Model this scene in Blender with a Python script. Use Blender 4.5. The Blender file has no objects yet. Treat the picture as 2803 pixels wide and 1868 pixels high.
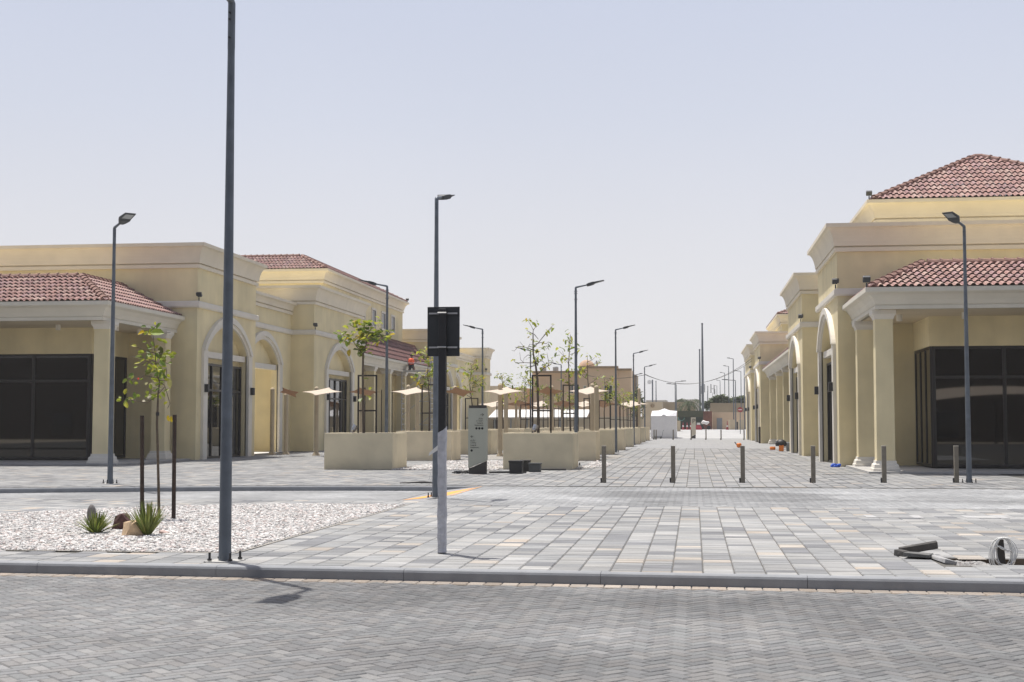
import bpy, bmesh, math, random
from mathutils import Vector, Matrix, noise as mnoise
R_ = random.Random(7)
scene = bpy.context.scene
C = scene.collection
PI = math.pi

# ------------------------------------------------------------------ camera
F, CX, CY, H = 3750., 1401.5, 934., 1.6
_d = Vector((1900 - CX, -(1160 - CY), -F)).normalized()
_up = Vector((0, _d.z, -_d.y)).normalized()
if _up.y < 0: _up = -_up
_x = _d.cross(_up)
ROT = Matrix((( _x.x, _d.x, _up.x), (_x.y, _d.y, _up.y), (_x.z, _d.z, _up.z)))   # camera <- world
RT = ROT.transposed()
def ray(px, py): return RT @ Vector((px - CX, -(py - CY), -F))
def at(px, py, Y):
    r = ray(px, py); return r * (Y / r.y) + Vector((0, 0, H))
def gp(px, py, z=0.):
    r = ray(px, py); return r * ((z - H) / r.z) + Vector((0, 0, H))
cam = bpy.data.cameras.new('camera'); cam.lens = F / 2803 * 36; cam.sensor_width = 36
cam.clip_end = 3000; cam.clip_start = .1
co = bpy.data.objects.new('camera', cam); C.objects.link(co)
co.matrix_world = Matrix.Translation((0, 0, H)) @ RT.to_4x4()
scene.camera = co

# ------------------------------------------------------------------ materials
def mat(name, col, rough=.8, var=.1, scale=3., bump=0., bscale=40., metal=0., spec=None, attr=False, streak=None, grime=0., gscale=.4, coord='pos'):
    m = bpy.data.materials.new(name); m.use_nodes = True
    nt = m.node_tree; N = nt.nodes; L = nt.links
    b = N['Principled BSDF']; b.inputs['Roughness'].default_value = rough; b.inputs['Metallic'].default_value = metal
    if spec is not None: b.inputs['Specular IOR Level'].default_value = spec
    if coord == 'pos':
        g = N.new('ShaderNodeNewGeometry'); P = g.outputs['Position']
    else:
        g = N.new('ShaderNodeTexCoord'); P = g.outputs['Object']
    if attr:
        a = N.new('ShaderNodeAttribute'); a.attribute_name = 'col'; base = a.outputs['Color']
    else:
        a = N.new('ShaderNodeRGB'); a.outputs[0].default_value = (*col, 1); base = a.outputs[0]
    def mul(base, sc, lo, hi, detail=4., f0=.3, f1=.7, vec=None):
        n = N.new('ShaderNodeTexNoise'); n.inputs['Scale'].default_value = sc; n.inputs['Detail'].default_value = detail
        L.new(vec or P, n.inputs['Vector'])
        r = N.new('ShaderNodeMapRange'); r.inputs['From Min'].default_value = f0; r.inputs['From Max'].default_value = f1
        r.inputs['To Min'].default_value = lo; r.inputs['To Max'].default_value = hi
        L.new(n.outputs['Fac'], r.inputs['Value'])
        v = N.new('ShaderNodeVectorMath'); v.operation = 'SCALE'; L.new(base, v.inputs[0]); L.new(r.outputs[0], v.inputs['Scale'])
        return v.outputs[0]
    if var: base = mul(base, scale, 1 - var, 1 + var)
    if grime: base = mul(base, gscale, 1 - grime, 1 + grime * .3, 6., .35, .6)
    if streak:
        mp = N.new('ShaderNodeVectorMath'); mp.operation = 'MULTIPLY'; mp.inputs[1].default_value = streak[:3]; L.new(P, mp.inputs[0])
        base = mul(base, 1., 1 - streak[3], 1 + streak[3], 3., .3, .7, mp.outputs[0])
    L.new(base, b.inputs['Base Color'])
    if bump:
        n = N.new('ShaderNodeTexNoise'); n.inputs['Scale'].default_value = bscale; n.inputs['Detail'].default_value = 5; L.new(P, n.inputs['Vector'])
        bp = N.new('ShaderNodeBump'); bp.inputs['Strength'].default_value = bump; bp.inputs['Distance'].default_value = .02
        L.new(n.outputs['Fac'], bp.inputs['Height']); L.new(bp.outputs[0], b.inputs['Normal'])
    return m
M = {}
M['wall'] = mat('tan_stucco', (.76, .66, .415), .9, .05, 1.2, .25, 30, grime=.12, gscale=.25, streak=(1.1, 1.1, .12, .07))
M['cornice'] = mat('cream_plaster', (.77, .70, .565), .85, .04, 1.5, .15, 30, grime=.05)
M['eave'] = mat('ivory_eave_plaster', (.70, .66, .565), .85, .04, 1.5, .12, 30, grime=.05)
M['trim'] = mat('off_white_trim', (.73, .69, .61), .8, .04, 2, .1, 30, grime=.05)
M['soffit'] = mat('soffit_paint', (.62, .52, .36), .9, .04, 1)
M['glass'] = mat('dark_tinted_glass', (.006, .0055, .005), .02, 0, spec=.5)
M['glass'].node_tree.nodes['Principled BSDF'].inputs['IOR'].default_value = 1.75
M['pane'] = mat('dark_window_pane', (.02, .018, .016), .12, 0, spec=.25)
M['frame'] = mat('dark_bronze_frame', (.022, .019, .017), .4, .1)
M['tile'] = mat('clay_tile', (.3, .12, .09), .75, .14, 9, .2, 60, attr=True)
M['ridge'] = mat('ridge_clay', (.23, .125, .10), .75, .25, 7, .2, 60)
M['slab'] = mat('paving_slab', (.4, .4, .4), .85, .06, 25, .15, 120, attr=True, streak=(1.1, 8., 1., .26), grime=.14, gscale=.35)
M['joint'] = mat('joint_sand', (.11, .105, .095), .95, .2, 5)
M['brick'] = mat('road_brick', (.3, .3, .3), .85, .10, 40, .25, 90, attr=True, streak=(.13, .42, 1., .20), grime=.30, gscale=.32)
M['kerb'] = mat('kerb_concrete', (.255, .265, .28), .8, .10, 4, .15, 60, grime=.1)
M['apron'] = mat('concrete_apron', (.42, .41, .39), .85, .08, 2, .1)
M['passfloor'] = mat('pale_passage_floor', (.60, .585, .55), .85, .06, 2)
M['gravel'] = mat('white_pebbles', (.6, .58, .55), .8, .06, 30, attr=True)
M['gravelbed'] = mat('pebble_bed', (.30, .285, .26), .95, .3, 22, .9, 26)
M['sand'] = mat('sandy_ground', (.42, .37, .29), .95, .12, .6, .1)
M['galv'] = mat('galvanised_steel', (.135, .155, .18), .5, .16, 5, .05, 40, metal=.3, coord='obj')
M['head'] = mat('lamp_head_grey', (.05, .055, .06), .5, .1, coord='obj')
M['lens'] = mat('lamp_lens', (.35, .37, .38), .2, 0)
M['bolt'] = mat('dark_bolt', (.03, .03, .033), .5, .1)
M['black'] = mat('black_powder_coat', (.018, .018, .02), .55, .15, 8, coord='obj')
M['signback'] = mat('sign_back_grey', (.030, .034, .038), .5, .10, 3, coord='obj')
M['alu'] = mat('bracket_aluminium', (.45, .45, .45), .45, .1, metal=.35)
M['wrap'] = mat('crumpled_white_wrap', (.50, .50, .53), .7, .16, 14, .9, 22, coord='obj')
M['frame_steel'] = mat('rust_brown_steel', (.030, .021, .017), .6, .25, 6, coord='obj')
M['bark'] = mat('grey_brown_bark', (.115, .088, .062), .9, .3, 25, .5, 60, coord='obj')
M['stake'] = mat('dark_timber_stake', (.042, .026, .019), .8, .3, 20, .3, 60, coord='obj')
M['leaf'] = mat('sapling_leaf', (.13, .19, .02), .5, .15, 9, attr=True, coord='obj')
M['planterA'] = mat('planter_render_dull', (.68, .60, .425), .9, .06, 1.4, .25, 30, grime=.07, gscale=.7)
M['planterB'] = mat('planter_render_bounce', (.78, .67, .47), .9, .06, 1.4, .25, 30, grime=.06, gscale=.7)  # lighter copy of the render, bounce light on alternate planters put into colour
M['soil'] = mat('planter_soil', (.12, .09, .06), .95, .3, 12, .6, 30)
M['bollard'] = mat('taupe_bollard_paint', (.195, .172, .135), .6, .12, 6, coord='obj')
M['bollcap'] = mat('bollard_cap', (.45, .42, .36), .6, .1, coord='obj')
M['post'] = mat('sail_post_cream', (.50, .415, .285), .8, .08, 3, coord='obj')
M['totem'] = mat('totem_grey_green', (.42, .43, .36), .55, .03, 2, coord='obj')
M['totemB'] = mat('totem_beige', (.62, .57, .47), .6, .03, 2)
M['totemdark'] = mat('totem_dark_steel', (.045, .04, .036), .5, .15, coord='obj')
M['ink'] = mat('sign_ink', (.012, .012, .012), .6, 0)
M['chrome'] = mat('brushed_metal', (.55, .55, .56), .25, .1, metal=.9)
M['orange'] = mat('orange_road_paint', (.80, .36, .07), .7, .12, 4, .1)
M['whitepvc'] = mat('white_wrap_sheet', (.78, .78, .80), .55, .03, 3, .3, 4)
M['whitecanopy'] = mat('white_canopy', (.72, .71, .69), .7, .02)
M['house'] = mat('tan_house_render', (.66, .50, .345), .9, .06, .8)
M['farwall'] = mat('far_wall_render', (.56, .48, .35), .9, .08, .6)
M['farwall2'] = mat('brown_far_wall', (.34, .27, .18), .9, .1, .6)
M['greengate'] = mat('dark_green_sheet', (.028, .045, .035), .6, .15, .8)
M['redpaint'] = mat('red_plastic', (.34, .035, .05), .5, .1)
M['whiteplastic'] = mat('white_plastic', (.75, .74, .72), .5, .05)
M['grey'] = mat('grey_paint', (.25, .27, .29), .6, .1)
M['vest'] = mat('orange_vest', (.95, .12, .03), .7, .08, 8)
M['skin'] = mat('skin', (.22, .12, .075), .6, .06)
M['cloth'] = mat('dark_trousers', (.02, .02, .025), .9, .1)
M['hair'] = mat('black_hair', (.01, .01, .01), .8, .1)
M['rockA'] = mat('tan_rock', (.52, .38, .24), .9, .22, 7, .8, 12)
M['rockB'] = mat('dark_red_rock', (.075, .035, .03), .85, .35, 9, .8, 14)
M['rockC'] = mat('grey_rock', (.17, .16, .155), .9, .2, 9, .6, 14)
M['agave'] = mat('agave_leaf', (.12, .16, .03), .5, .2, 12, attr=True)
M['cable'] = mat('white_cable', (.72, .72, .70), .5, .05)
M['blackcable'] = mat('black_cable', (.02, .02, .02), .5, .05)
M['orangeplastic'] = mat('orange_plastic', (.75, .20, .02), .5, .1)
M['blueplastic'] = mat('blue_plastic', (.02, .10, .55), .6, .15)
M['slabdark'] = mat('dark_concrete_block', (.075, .072, .068), .9, .25, 9, .5, 30)
M['slabpale'] = mat('pale_concrete_block', (.40, .40, .40), .9, .15, 9, .3, 30)
M['trench'] = mat('trench_earth', (.16, .13, .10), .95, .3, 9, .6, 20)
M['bush'] = mat('far_foliage', (.055, .085, .035), .7, .2, 3, attr=True)
M['metalcap'] = mat('cover_plate', (.42, .42, .41), .7, .1, 6)
M['pipe'] = mat('white_pipe', (.70, .68, .64), .5, .05)
def translucent(m, k=.35):
    nt = m.node_tree; N = nt.nodes; L = nt.links; b = N['Principled BSDF']; src = b.inputs['Base Color'].links[0].from_socket
    t = N.new('ShaderNodeBsdfTranslucent'); v = N.new('ShaderNodeVectorMath'); v.operation = 'SCALE'; v.inputs['Scale'].default_value = 1.6
    L.new(src, v.inputs[0]); L.new(v.outputs[0], t.inputs['Color']); x = N.new('ShaderNodeMixShader'); x.inputs[0].default_value = k
    L.new(b.outputs[0], x.inputs[1]); L.new(t.outputs[0], x.inputs[2]); L.new(x.outputs[0], N['Material Output'].inputs['Surface'])
translucent(M['leaf'], .42); translucent(M['agave'], .2); translucent(M['bush'], .25)
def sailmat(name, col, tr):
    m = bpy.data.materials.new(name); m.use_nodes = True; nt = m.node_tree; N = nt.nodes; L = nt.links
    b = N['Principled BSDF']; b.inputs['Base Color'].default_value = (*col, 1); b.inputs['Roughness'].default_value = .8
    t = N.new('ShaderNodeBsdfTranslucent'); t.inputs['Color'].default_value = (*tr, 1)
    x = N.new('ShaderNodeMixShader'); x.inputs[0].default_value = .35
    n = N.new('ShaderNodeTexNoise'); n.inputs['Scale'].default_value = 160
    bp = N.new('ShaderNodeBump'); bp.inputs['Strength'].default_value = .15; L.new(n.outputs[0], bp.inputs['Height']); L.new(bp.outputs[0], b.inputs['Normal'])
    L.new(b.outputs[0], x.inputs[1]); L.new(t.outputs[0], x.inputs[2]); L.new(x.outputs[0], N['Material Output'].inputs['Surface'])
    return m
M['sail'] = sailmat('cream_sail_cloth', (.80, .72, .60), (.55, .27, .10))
M['sail_shaded'] = sailmat('shaded_sail_cloth', (.42, .29, .18), (.42, .23, .11))  # darker copy of the sail cloth; shaded underside put into the colour

# ------------------------------------------------------------------ mesh builder
def offset_of(o):
    v = Vector((0, 0, 0))
    while o is not None: v += o.location; o = o.parent
    return v
class MB:
    def __init__(s): s.v = []; s.f = []; s.c = []; s.col = (1, 1, 1); s.any = False
    def face(s, pts, col=None):
        n = len(s.v); s.v.extend([tuple(p) for p in pts]); s.f.append(tuple(range(n, n + len(pts)))); s.c.append(col or s.col)
    def add(s, vs, fs, col=None):
        n = len(s.v); s.v.extend([tuple(p) for p in vs])
        for f in fs: s.f.append(tuple(i + n for i in f)); s.c.append(col or s.col)
        return s
    def box(s, x0, y0, z0, x1, y1, z1, col=None):
        if x0 > x1: x0, x1 = x1, x0
        if y0 > y1: y0, y1 = y1, y0
        if z0 > z1: z0, z1 = z1, z0
        return s.add([(x0, y0, z0), (x1, y0, z0), (x1, y1, z0), (x0, y1, z0), (x0, y0, z1), (x1, y0, z1), (x1, y1, z1), (x0, y1, z1)],
              [(3, 2, 1, 0), (4, 5, 6, 7), (0, 1, 5, 4), (1, 2, 6, 5), (2, 3, 7, 6), (3, 0, 4, 7)], col)
    def obox(s, M4, sx, sy, sz, col=None):
        vs = [M4 @ Vector((x * sx / 2, y * sy / 2, z * sz / 2)) for z in (-1, 1) for (x, y) in ((-1, -1), (1, -1), (1, 1), (-1, 1))]
        return s.add(vs, [(3, 2, 1, 0), (4, 5, 6, 7), (0, 1, 5, 4), (1, 2, 6, 5), (2, 3, 7, 6), (3, 0, 4, 7)], col)
    def tube(s, pts, rad, n=8, col=None, cap=True, sq=False):
        pts = [Vector(p) for p in pts]
        if not isinstance(rad, (list, tuple)): rad = [rad] * len(pts)
        rings = []; ref = None
        for i, p in enumerate(pts):
            if i == 0: t = pts[1] - p
            elif i == len(pts) - 1: t = p - pts[i - 1]
            else: t = (pts[i + 1] - p).normalized() + (p - pts[i - 1]).normalized()
            t = t.normalized() if t.length > 1e-9 else Vector((0, 0, 1))
            if ref is None: ref = Vector((0, 1, 0)) if abs(t.y) < .9 else Vector((1, 0, 0))
            a = t.cross(ref).normalized(); b = t.cross(a).normalized(); ref = a.cross(t)
            off = PI / 4 if sq else 0
            k = math.sqrt(2) if sq else 1
            rings.append([p + (a * math.cos(2 * PI * j / n + off) + b * math.sin(2 * PI * j / n + off)) * rad[i] * k for j in range(n)])
        vs = [v for r in rings for v in r]; fs = []
        for i in range(len(rings) - 1):
            for j in range(n):
                k = (j + 1) % n; fs.append((i * n + j, i * n + k, (i + 1) * n + k, (i + 1) * n + j))
        if cap: fs.append(tuple(range(n - 1, -1, -1))); fs.append(tuple((len(rings) - 1) * n + j for j in range(n)))
        return s.add(vs, fs, col)
    def lathe(s, cx, cy, prof, n=12, col=None):
        vs = [(cx + r * math.cos(2 * PI * j / n), cy + r * math.sin(2 * PI * j / n), z) for r, z in prof for j in range(n)]
        fs = []
        for i in range(len(prof) - 1):
            for j in range(n):
                k = (j + 1) % n; fs.append((i * n + j, i * n + k, (i + 1) * n + k, (i + 1) * n + j))
        fs.append(tuple(range(n - 1, -1, -1))); fs.append(tuple((len(prof) - 1) * n + j for j in range(n)))
        return s.add(vs, fs, col)
    def stack(s, cx, cy, prof, col=None):          # square section profile (half width, z)
        vs = [(cx + a * r, cy + b * r, z) for r, z in prof for a, b in ((-1, -1), (1, -1), (1, 1), (-1, 1))]
        fs = [(3, 2, 1, 0)]
        for i in range(len(prof) - 1):
            for j in range(4):
                k = (j + 1) % 4; fs.append((i * 4 + j, i * 4 + k, i * 4 + 4 + k, i * 4 + 4 + j))
        fs.append(tuple((len(prof) - 1) * 4 + j for j in range(4)))
        return s.add(vs, fs, col)
    def prism(s, poly, f0, f1, col=None):          # poly: list of 2D points; f0,f1 map 2D -> 3D for both ends
        n = len(poly); vs = [f0(*p) for p in poly] + [f1(*p) for p in poly]
        fs = [tuple(range(n)), tuple(range(2 * n - 1, n - 1, -1))] + [(i, i + n, (i + 1) % n + n, (i + 1) % n) for i in range(n)]
        return s.add(vs, fs, col)
    def build(s, name, m, parent=None, smooth=False, recalc=True, bevel=0, attr=False):
        off = offset_of(parent)
        me = bpy.data.meshes.new(name)
        me.from_pydata([(v[0] - off.x, v[1] - off.y, v[2] - off.z) for v in s.v], [], s.f)
        if attr:
            a = me.attributes.new('col', 'FLOAT_COLOR', 'FACE')
            flat = []
            for c in s.c: flat.extend((c[0], c[1], c[2], 1.))
            a.data.foreach_set('color', flat)
        if recalc:
            b = bmesh.new(); b.from_mesh(me); bmesh.ops.recalc_face_normals(b, faces=b.faces); b.to_mesh(me); b.free()
        me.materials.append(m)
        if smooth:
            for p in me.polygons: p.use_smooth = True
        o = bpy.data.objects.new(name, me); C.objects.link(o); o.parent = parent
        if bevel:
            md = o.modifiers.new('bevel', 'BEVEL'); md.width = bevel; md.segments = 2; md.limit_method = 'ANGLE'; md.angle_limit = .7
        if smooth == 'auto':
            pass
        return o
def tag(o, label=None, cat=None, group=None, kind=None):
    if label: o['label'] = label
    if cat: o['category'] = cat
    if group: o['group'] = group
    if kind: o['kind'] = kind
    return o
def thing(name, label, cat, loc=(0, 0, 0), group=None, rz=0.):
    o = bpy.data.objects.new(name, None); o.empty_display_size = .2; C.objects.link(o); o.location = loc
    o.rotation_euler = (0, 0, rz); return tag(o, label, cat, group)
def copy_tree(o, parent=None):
    c = o.copy(); C.objects.link(c)
    if parent is not None: c.parent = parent
    for ch in list(o.children): copy_tree(ch, c)
    return c
def struct(name, mb, m, **k): return tag(mb.build(name, m, **k), kind='structure')
def shade_smooth_by_angle(o, ang=.7):
    me = o.data
    for p in me.polygons: p.use_smooth = True
    b = bmesh.new(); b.from_mesh(me)
    for e in b.edges:
        if len(e.link_faces) == 2 and e.calc_face_angle(0) > ang: e.smooth = False
        elif len(e.link_faces) != 2: e.smooth = False
    b.to_mesh(me); b.free()
def text(name, body, size, loc, parent, m, align='LEFT', depth=.002):
    cu = bpy.data.curves.new(name, 'FONT'); cu.body = body; cu.size = size; cu.align_x = align; cu.extrude = depth
    o = bpy.data.objects.new(name, cu); C.objects.link(o)
    me = bpy.data.meshes.new_from_object(o.evaluated_get(bpy.context.evaluated_depsgraph_get()))
    bpy.data.objects.remove(o); me.name = name
    off = offset_of(parent)
    me.transform(Matrix.Translation(Vector(loc) - off) @ Matrix.Rotation(PI / 2, 4, 'X'))
    me.materials.clear(); me.materials.append(m)
    o = bpy.data.objects.new(name, me); C.objects.link(o); o.parent = parent
    return o
def inside(x, y, poly):
    r = False; n = len(poly); j = n - 1
    for i in range(n):
        xi, yi = poly[i]; xj, yj = poly[j]
        if (yi > y) != (yj > y) and x < (xj - xi) * (y - yi) / (yj - yi) + xi: r = not r
        j = i
    return r

# ------------------------------------------------------------------ ground, road, paving
RZ = -.12
mb = MB()
mb.face([(-690, -140, -.30), (690, -140, -.30), (690, 1000, -.30), (-690, 1000, -.30)])
struct('ground', mb, M['sand'])

def kerb_y(x): return 14.92 - .0375 * x          # back (paving side) line of the front kerb
def front_pt(x, dy=0): return (x, kerb_y(x) + dy)
FARK = [(-40., 22.0), (-26., 27.6), (-17., 32.25), (-12.1, 34.0), (-8.5, 34.65), (-5.4, 34.85), (30., 34.85)]  # far kerb line
def fark_y(x):
    for (xa, ya), (xb, yb) in zip(FARK, FARK[1:]):
        if xa <= x <= xb: return ya + (yb - ya) * (x - xa) / (xb - xa)
    return 34.85 if x > 0 else 22.
NEARK = 28.0                                     # near edge of the lowered side street (left of the raised table)
GRAVEL = [(-5.62, 16.45), (-5.6, 26.72), (-8.7, 26.5), (-10.5, 25.3), (-12.3, 23.2), (-14.2, 20.3), (-15.6, 16.45)]
HOLE = (2.93, 16.17, 5.2, 17.1)                 # open trench in the paving

GREYS = [(.725 * c[0], .725 * c[1], .715 * c[2]) for c in [(.40, .405, .41), (.315, .32, .33), (.45, .45, .45), (.375, .375, .376), (.25, .255, .27), (.42, .42, .416), (.49, .485, .475), (.355, .362, .37)]]
BEIGE = [tuple(.80 * q for q in c) for c in [(.49, .43, .365), (.46, .415, .365), (.50, .455, .40)]]
def slabcol(r, pb=.06):
    c = r.choice(BEIGE) if r.random() < pb else r.choice(GREYS)
    k = r.uniform(.90, 1.08); return tuple(q * k for q in c)
def slabs(mb, x0, x1, y0f, y1f, ok, z=0., ck=1., w=.335, lens=(.22, .33, .44), g=.005, h=.011, r=R_, pb=.06, lipz=True):
    x = x0
    while x < x1:
        y = y0f(x + w / 2) + r.uniform(-.3, 0); ye = y1f(x + w / 2)
        while y < ye:
            l = r.choice(lens)
            xa, xb, ya, yb = x + g, x + w - g, y + g * .7, y + l - g * .7
            ya = max(ya, y0f(x + w / 2)); yb = min(yb, ye)
            if yb - ya < .03: y += l; continue
            if ok((xa + xb) / 2, (ya + yb) / 2, xa, xb, ya, yb):
                c = tuple(q * ck for q in slabcol(r, pb)); dz = r.uniform(-.0015, .0015); e = .010
                if lipz:
                    A = [(xa, ya, z - h), (xb, ya, z - h), (xb, yb, z - h), (xa, yb, z - h)]
                    B = [(xa + e, ya + e, z + dz), (xb - e, ya + e, z + dz), (xb - e, yb - e, z + dz), (xa + e, yb - e, z + dz)]
                    mb.add(A + B, [(4, 5, 6, 7), (0, 1, 5, 4), (1, 2, 6, 5), (2, 3, 7, 6), (3, 0, 4, 7)], c)
                else:
                    mb.face([(xa, ya, z), (xb, ya, z), (xb, yb, z), (xa, yb, z)], c)
            y += l
        x += w
# front pavement
def ok_front(cx, cy, xa, xb, ya, yb):
    if inside(cx, cy, GRAVEL): return False
    if HOLE[0] < cx < HOLE[2] and HOLE[1] < cy < HOLE[3]: return False
    if cx < -5.4 and cy > NEARK: return False
    return True
mb = MB()
slabs(mb, -17, 9.5, lambda x: kerb_y(x) + .02, lambda x: 26.8 if x > -5.4 else NEARK - .05, ok_front)
struct('front_pavement', mb, M['slab'], recalc=False, attr=True)
# bedding under the slabs with the trench left open
mb = MB()
zb = -.012
xs = [-60, HOLE[0], HOLE[2], 60]
def strip(xa, xb, ya, yb): mb.face([(xa, ya, zb), (xb, ya, zb), (xb, yb, zb), (xa, yb, zb)])
strip(-60, HOLE[0], 15.1, HOLE[1]); strip(HOLE[0], HOLE[2], 15.1, HOLE[1]); strip(HOLE[2], 60, 15.1, HOLE[1])
strip(-60, HOLE[0], HOLE[1], HOLE[3]); strip(HOLE[2], 60, HOLE[1], HOLE[3])
strip(-60, 60, HOLE[3], 26.8); strip(-60, -5.4, 26.8, NEARK); strip(-5.4, 60, 26.8, 34.9)
mb.face([(x, y, zb) for x, y in FARK] + [(60, 34.85, zb), (60, 175, zb), (-60, 175, zb), (-60, 22, zb)])
struct('paving_bedding', mb, M['joint'], recalc=False)
# retaining edge of the lowered street (near side) and trench
mb = MB(); mb.box(-60, NEARK - .1, -.2, -6.6, NEARK, -.004)
struct('street_edging', mb, M['kerb'])
mb = MB()
x0, y0, x1, y1 = HOLE
mb.face([(x0, y0, -.16), (x1, y0, -.16), (x1, y1, -.16), (x0, y1, -.16)])
mb.face([(x0, y1, -.16), (x1, y1, -.16), (x1, y1, -.008), (x0, y1, -.008)]); mb.face([(x0, y0, -.16), (x1, y0, -.16), (x1, y0, -.008), (x0, y0, -.008)])
mb.face([(x0, y0, -.16), (x0, y1, -.16), (x0, y1, -.008), (x0, y0, -.008)]); mb.face([(x1, y0, -.16), (x1, y1, -.16), (x1, y1, -.008), (x1, y0, -.008)])
struct('trench', mb, M['trench'], recalc=False)
# herringbone bricks
def herring(mb, box, ok, z, w=.105, ang=PI / 4, g=.003, lip=.008, r=R_, cols=None, lipz=True, stain=None):
    x0, y0, x1, y1 = box; ca, sa = math.cos(ang), math.sin(ang)
    cx, cy = (x0 + x1) / 2, (y0 + y1) / 2; half = math.hypot(x1 - x0, y1 - y0) / 2; n = int(half / w) + 2
    for a in range(-n, n):
        for b in range(-n, n):
            m = (a - b) % 4
            if m == 0: u0, v0, u1, v1 = a, b, a + 2, b + 1
            elif m == 3: u0, v0, u1, v1 = a, b, a + 1, b + 2
            else: continue
            uc, vc = (u0 + u1) / 2 * w, (v0 + v1) / 2 * w
            X, Y = cx + uc * ca - vc * sa, cy + uc * sa + vc * ca
            if not (x0 < X < x1 and y0 < Y < y1) or not ok(X, Y): continue
            c = r.choice(cols); k = r.uniform(.9, 1.1) * (stain(X, Y) if stain else 1.); c = tuple(q * k for q in c)
            dz = r.uniform(-.002, .002)
            def T(u, v, zz): return (cx + u * ca - v * sa, cy + u * sa + v * ca, zz)
            ua, ub, va, vb = u0 * w + g, u1 * w - g, v0 * w + g, v1 * w - g; e = .009
            if lipz:
                A = [T(ua, va, z - lip), T(ub, va, z - lip), T(ub, vb, z - lip), T(ua, vb, z - lip)]
                B = [T(ua + e, va + e, z + dz), T(ub - e, va + e, z + dz), T(ub - e, vb - e, z + dz), T(ua + e, vb - e, z + dz)]
                mb.add(A + B, [(4, 5, 6, 7), (0, 1, 5, 4), (1, 2, 6, 5), (2, 3, 7, 6), (3, 0, 4, 7)], c)
            else: mb.face([T(ua, va, z), T(ub, va, z), T(ub, vb, z), T(ua, vb, z)], c)
RC = [tuple(.60 * q for q in c) for c in [(.30, .305, .31), (.345, .345, .347), (.265, .27, .275), (.31, .318, .32), (.36, .357, .352), (.285, .283, .285), (.325, .318, .312)]]
mb = MB()
herring(mb, (-12., 6., 9., 15.4), lambda x, y: y < kerb_y(x) - .43 and x > -.49 * y - 4.5 and x < .26 * y + 4.5, RZ, cols=RC)
# soldier course of beige bricks along the kerb
x = -12.
while x < 9:
    yk = kerb_y(x) - .176; c = R_.choice(BEIGE); k = R_.uniform(.8, 1.08); c = (c[0] * k, c[1] * k * .97, c[2] * k * .95)
    for (ya, yb) in ((yk - .118, yk), (yk - .24, yk - .122)):
        A = [(x + .003, ya, RZ - .01), (x + .18, ya, RZ - .01), (x + .18, yb, RZ - .01), (x + .003, yb, RZ - .01)]; B = [(x + .010, ya + .008, RZ), (x + .173, ya + .008, RZ), (x + .173, yb - .008, RZ), (x + .010, yb - .008, RZ)]
        mb.add(A + B, [(4, 5, 6, 7), (0, 1, 5, 4), (1, 2, 6, 5), (2, 3, 7, 6), (3, 0, 4, 7)], c)
    x += .184
struct('road', mb, M['brick'], recalc=False, attr=True)
mb = MB()
mb.face([(-60, -25, RZ - .012), (60, -25, RZ - .012), (60, 12.6, RZ - .012), (-60, 17.1, RZ - .012)])
struct('road_bedding', mb, mat('road_bedding', (.09, .09, .088), .9, .15, 5), recalc=False)
def tyre(x, y):      # darker tyre-worn patch in the middle of the crossing
    e = ((x - .3) / 2.6) ** 2 + ((y - 30.6) / 2.6) ** 2 + .55 * mnoise.noise(Vector((x * .9, y * .9, 3.)))
    return .66 if e < .8 else .66 + .34 * min(1., (e - .8) / .45)
# cross street: lowered on the left, raised level crossing on the right
TC = [tuple(.90 * q for q in c) for c in [(.36, .365, .37), (.33, .335, .34), (.39, .395, .40), (.345, .355, .36)]]
mb = MB()
herring(mb, (-5.42, 26.8, 13, 34.85), lambda x, y: True, 0., w=.105, cols=TC, lip=.009, stain=tyre)
struct('raised_crossing', mb, M['brick'], recalc=False, attr=True)
mb = MB()
herring(mb, (-24, 27., -6.55, 35), lambda x, y: NEARK < y < fark_y(x) - .1, RZ, w=.11, cols=[tuple(q * .88 for q in c) for c in TC], lipz=False)
struct('side_street', mb, M['brick'], recalc=False, attr=True)
mb = MB(); mb.face([(-60, NEARK, RZ - .006), (-5.4, NEARK, RZ - .006), (-5.4, 34.9, RZ - .006), (-60, 34.9, RZ - .006)])
mb.face([(-6.55, NEARK, RZ), (-5.42, NEARK, -.004), (-5.42, 34.75, -.004), (-6.55, 34.6, RZ)])
struct('street_bedding', mb, mat('street_bedding', (.27, .27, .275), .9, .15, 5), recalc=False)
mb = MB()
o1, o2, o3 = gp(1113, 1354, -.1), gp(1331, 1327, 0), gp(1252, 1357, 0)
mb.face([(-6.50, 30.2, RZ + .012), (-5.36, 30.2, .005), (-5.36, 34.7, .005)])
struct('painted_ramp_marking', mb, M['orange'], recalc=False)
# kerbs
def kerb_run(name, pts, z0, z1, w=.16, seg=1.0, gap=.006):
    mb = MB()
    for (xa, ya), (xb, yb) in zip(pts, pts[1:]):
        L = math.hypot(xb - xa, yb - ya); n = max(1, round(L / seg)); tx, ty = (xb - xa) / L, (yb - ya) / L; nx, ny = ty, -tx
        for i in range(n):
            a = L * i / n + gap / 2; b = L * (i + 1) / n - gap / 2
            prof = [(0, z0), (w, z0), (w, z1 - .035), (w - .012, z1 - .012), (w - .04, z1), (0, z1)]
            def T(t): return lambda u, z: (xa + tx * t + nx * u, ya + ty * t + ny * u, z)
            mb.prism(prof, T(a), T(b))
    return struct(name, mb, M['kerb'])
kerb_run('front_kerb', [(-14., kerb_y(-14)), (12., kerb_y(12))], -.25, .004, w=.17, seg=2.2, gap=.005)
kerb_run('side_street_kerb', FARK[:-1], -.25, .003, w=.12, seg=1.1)
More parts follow.
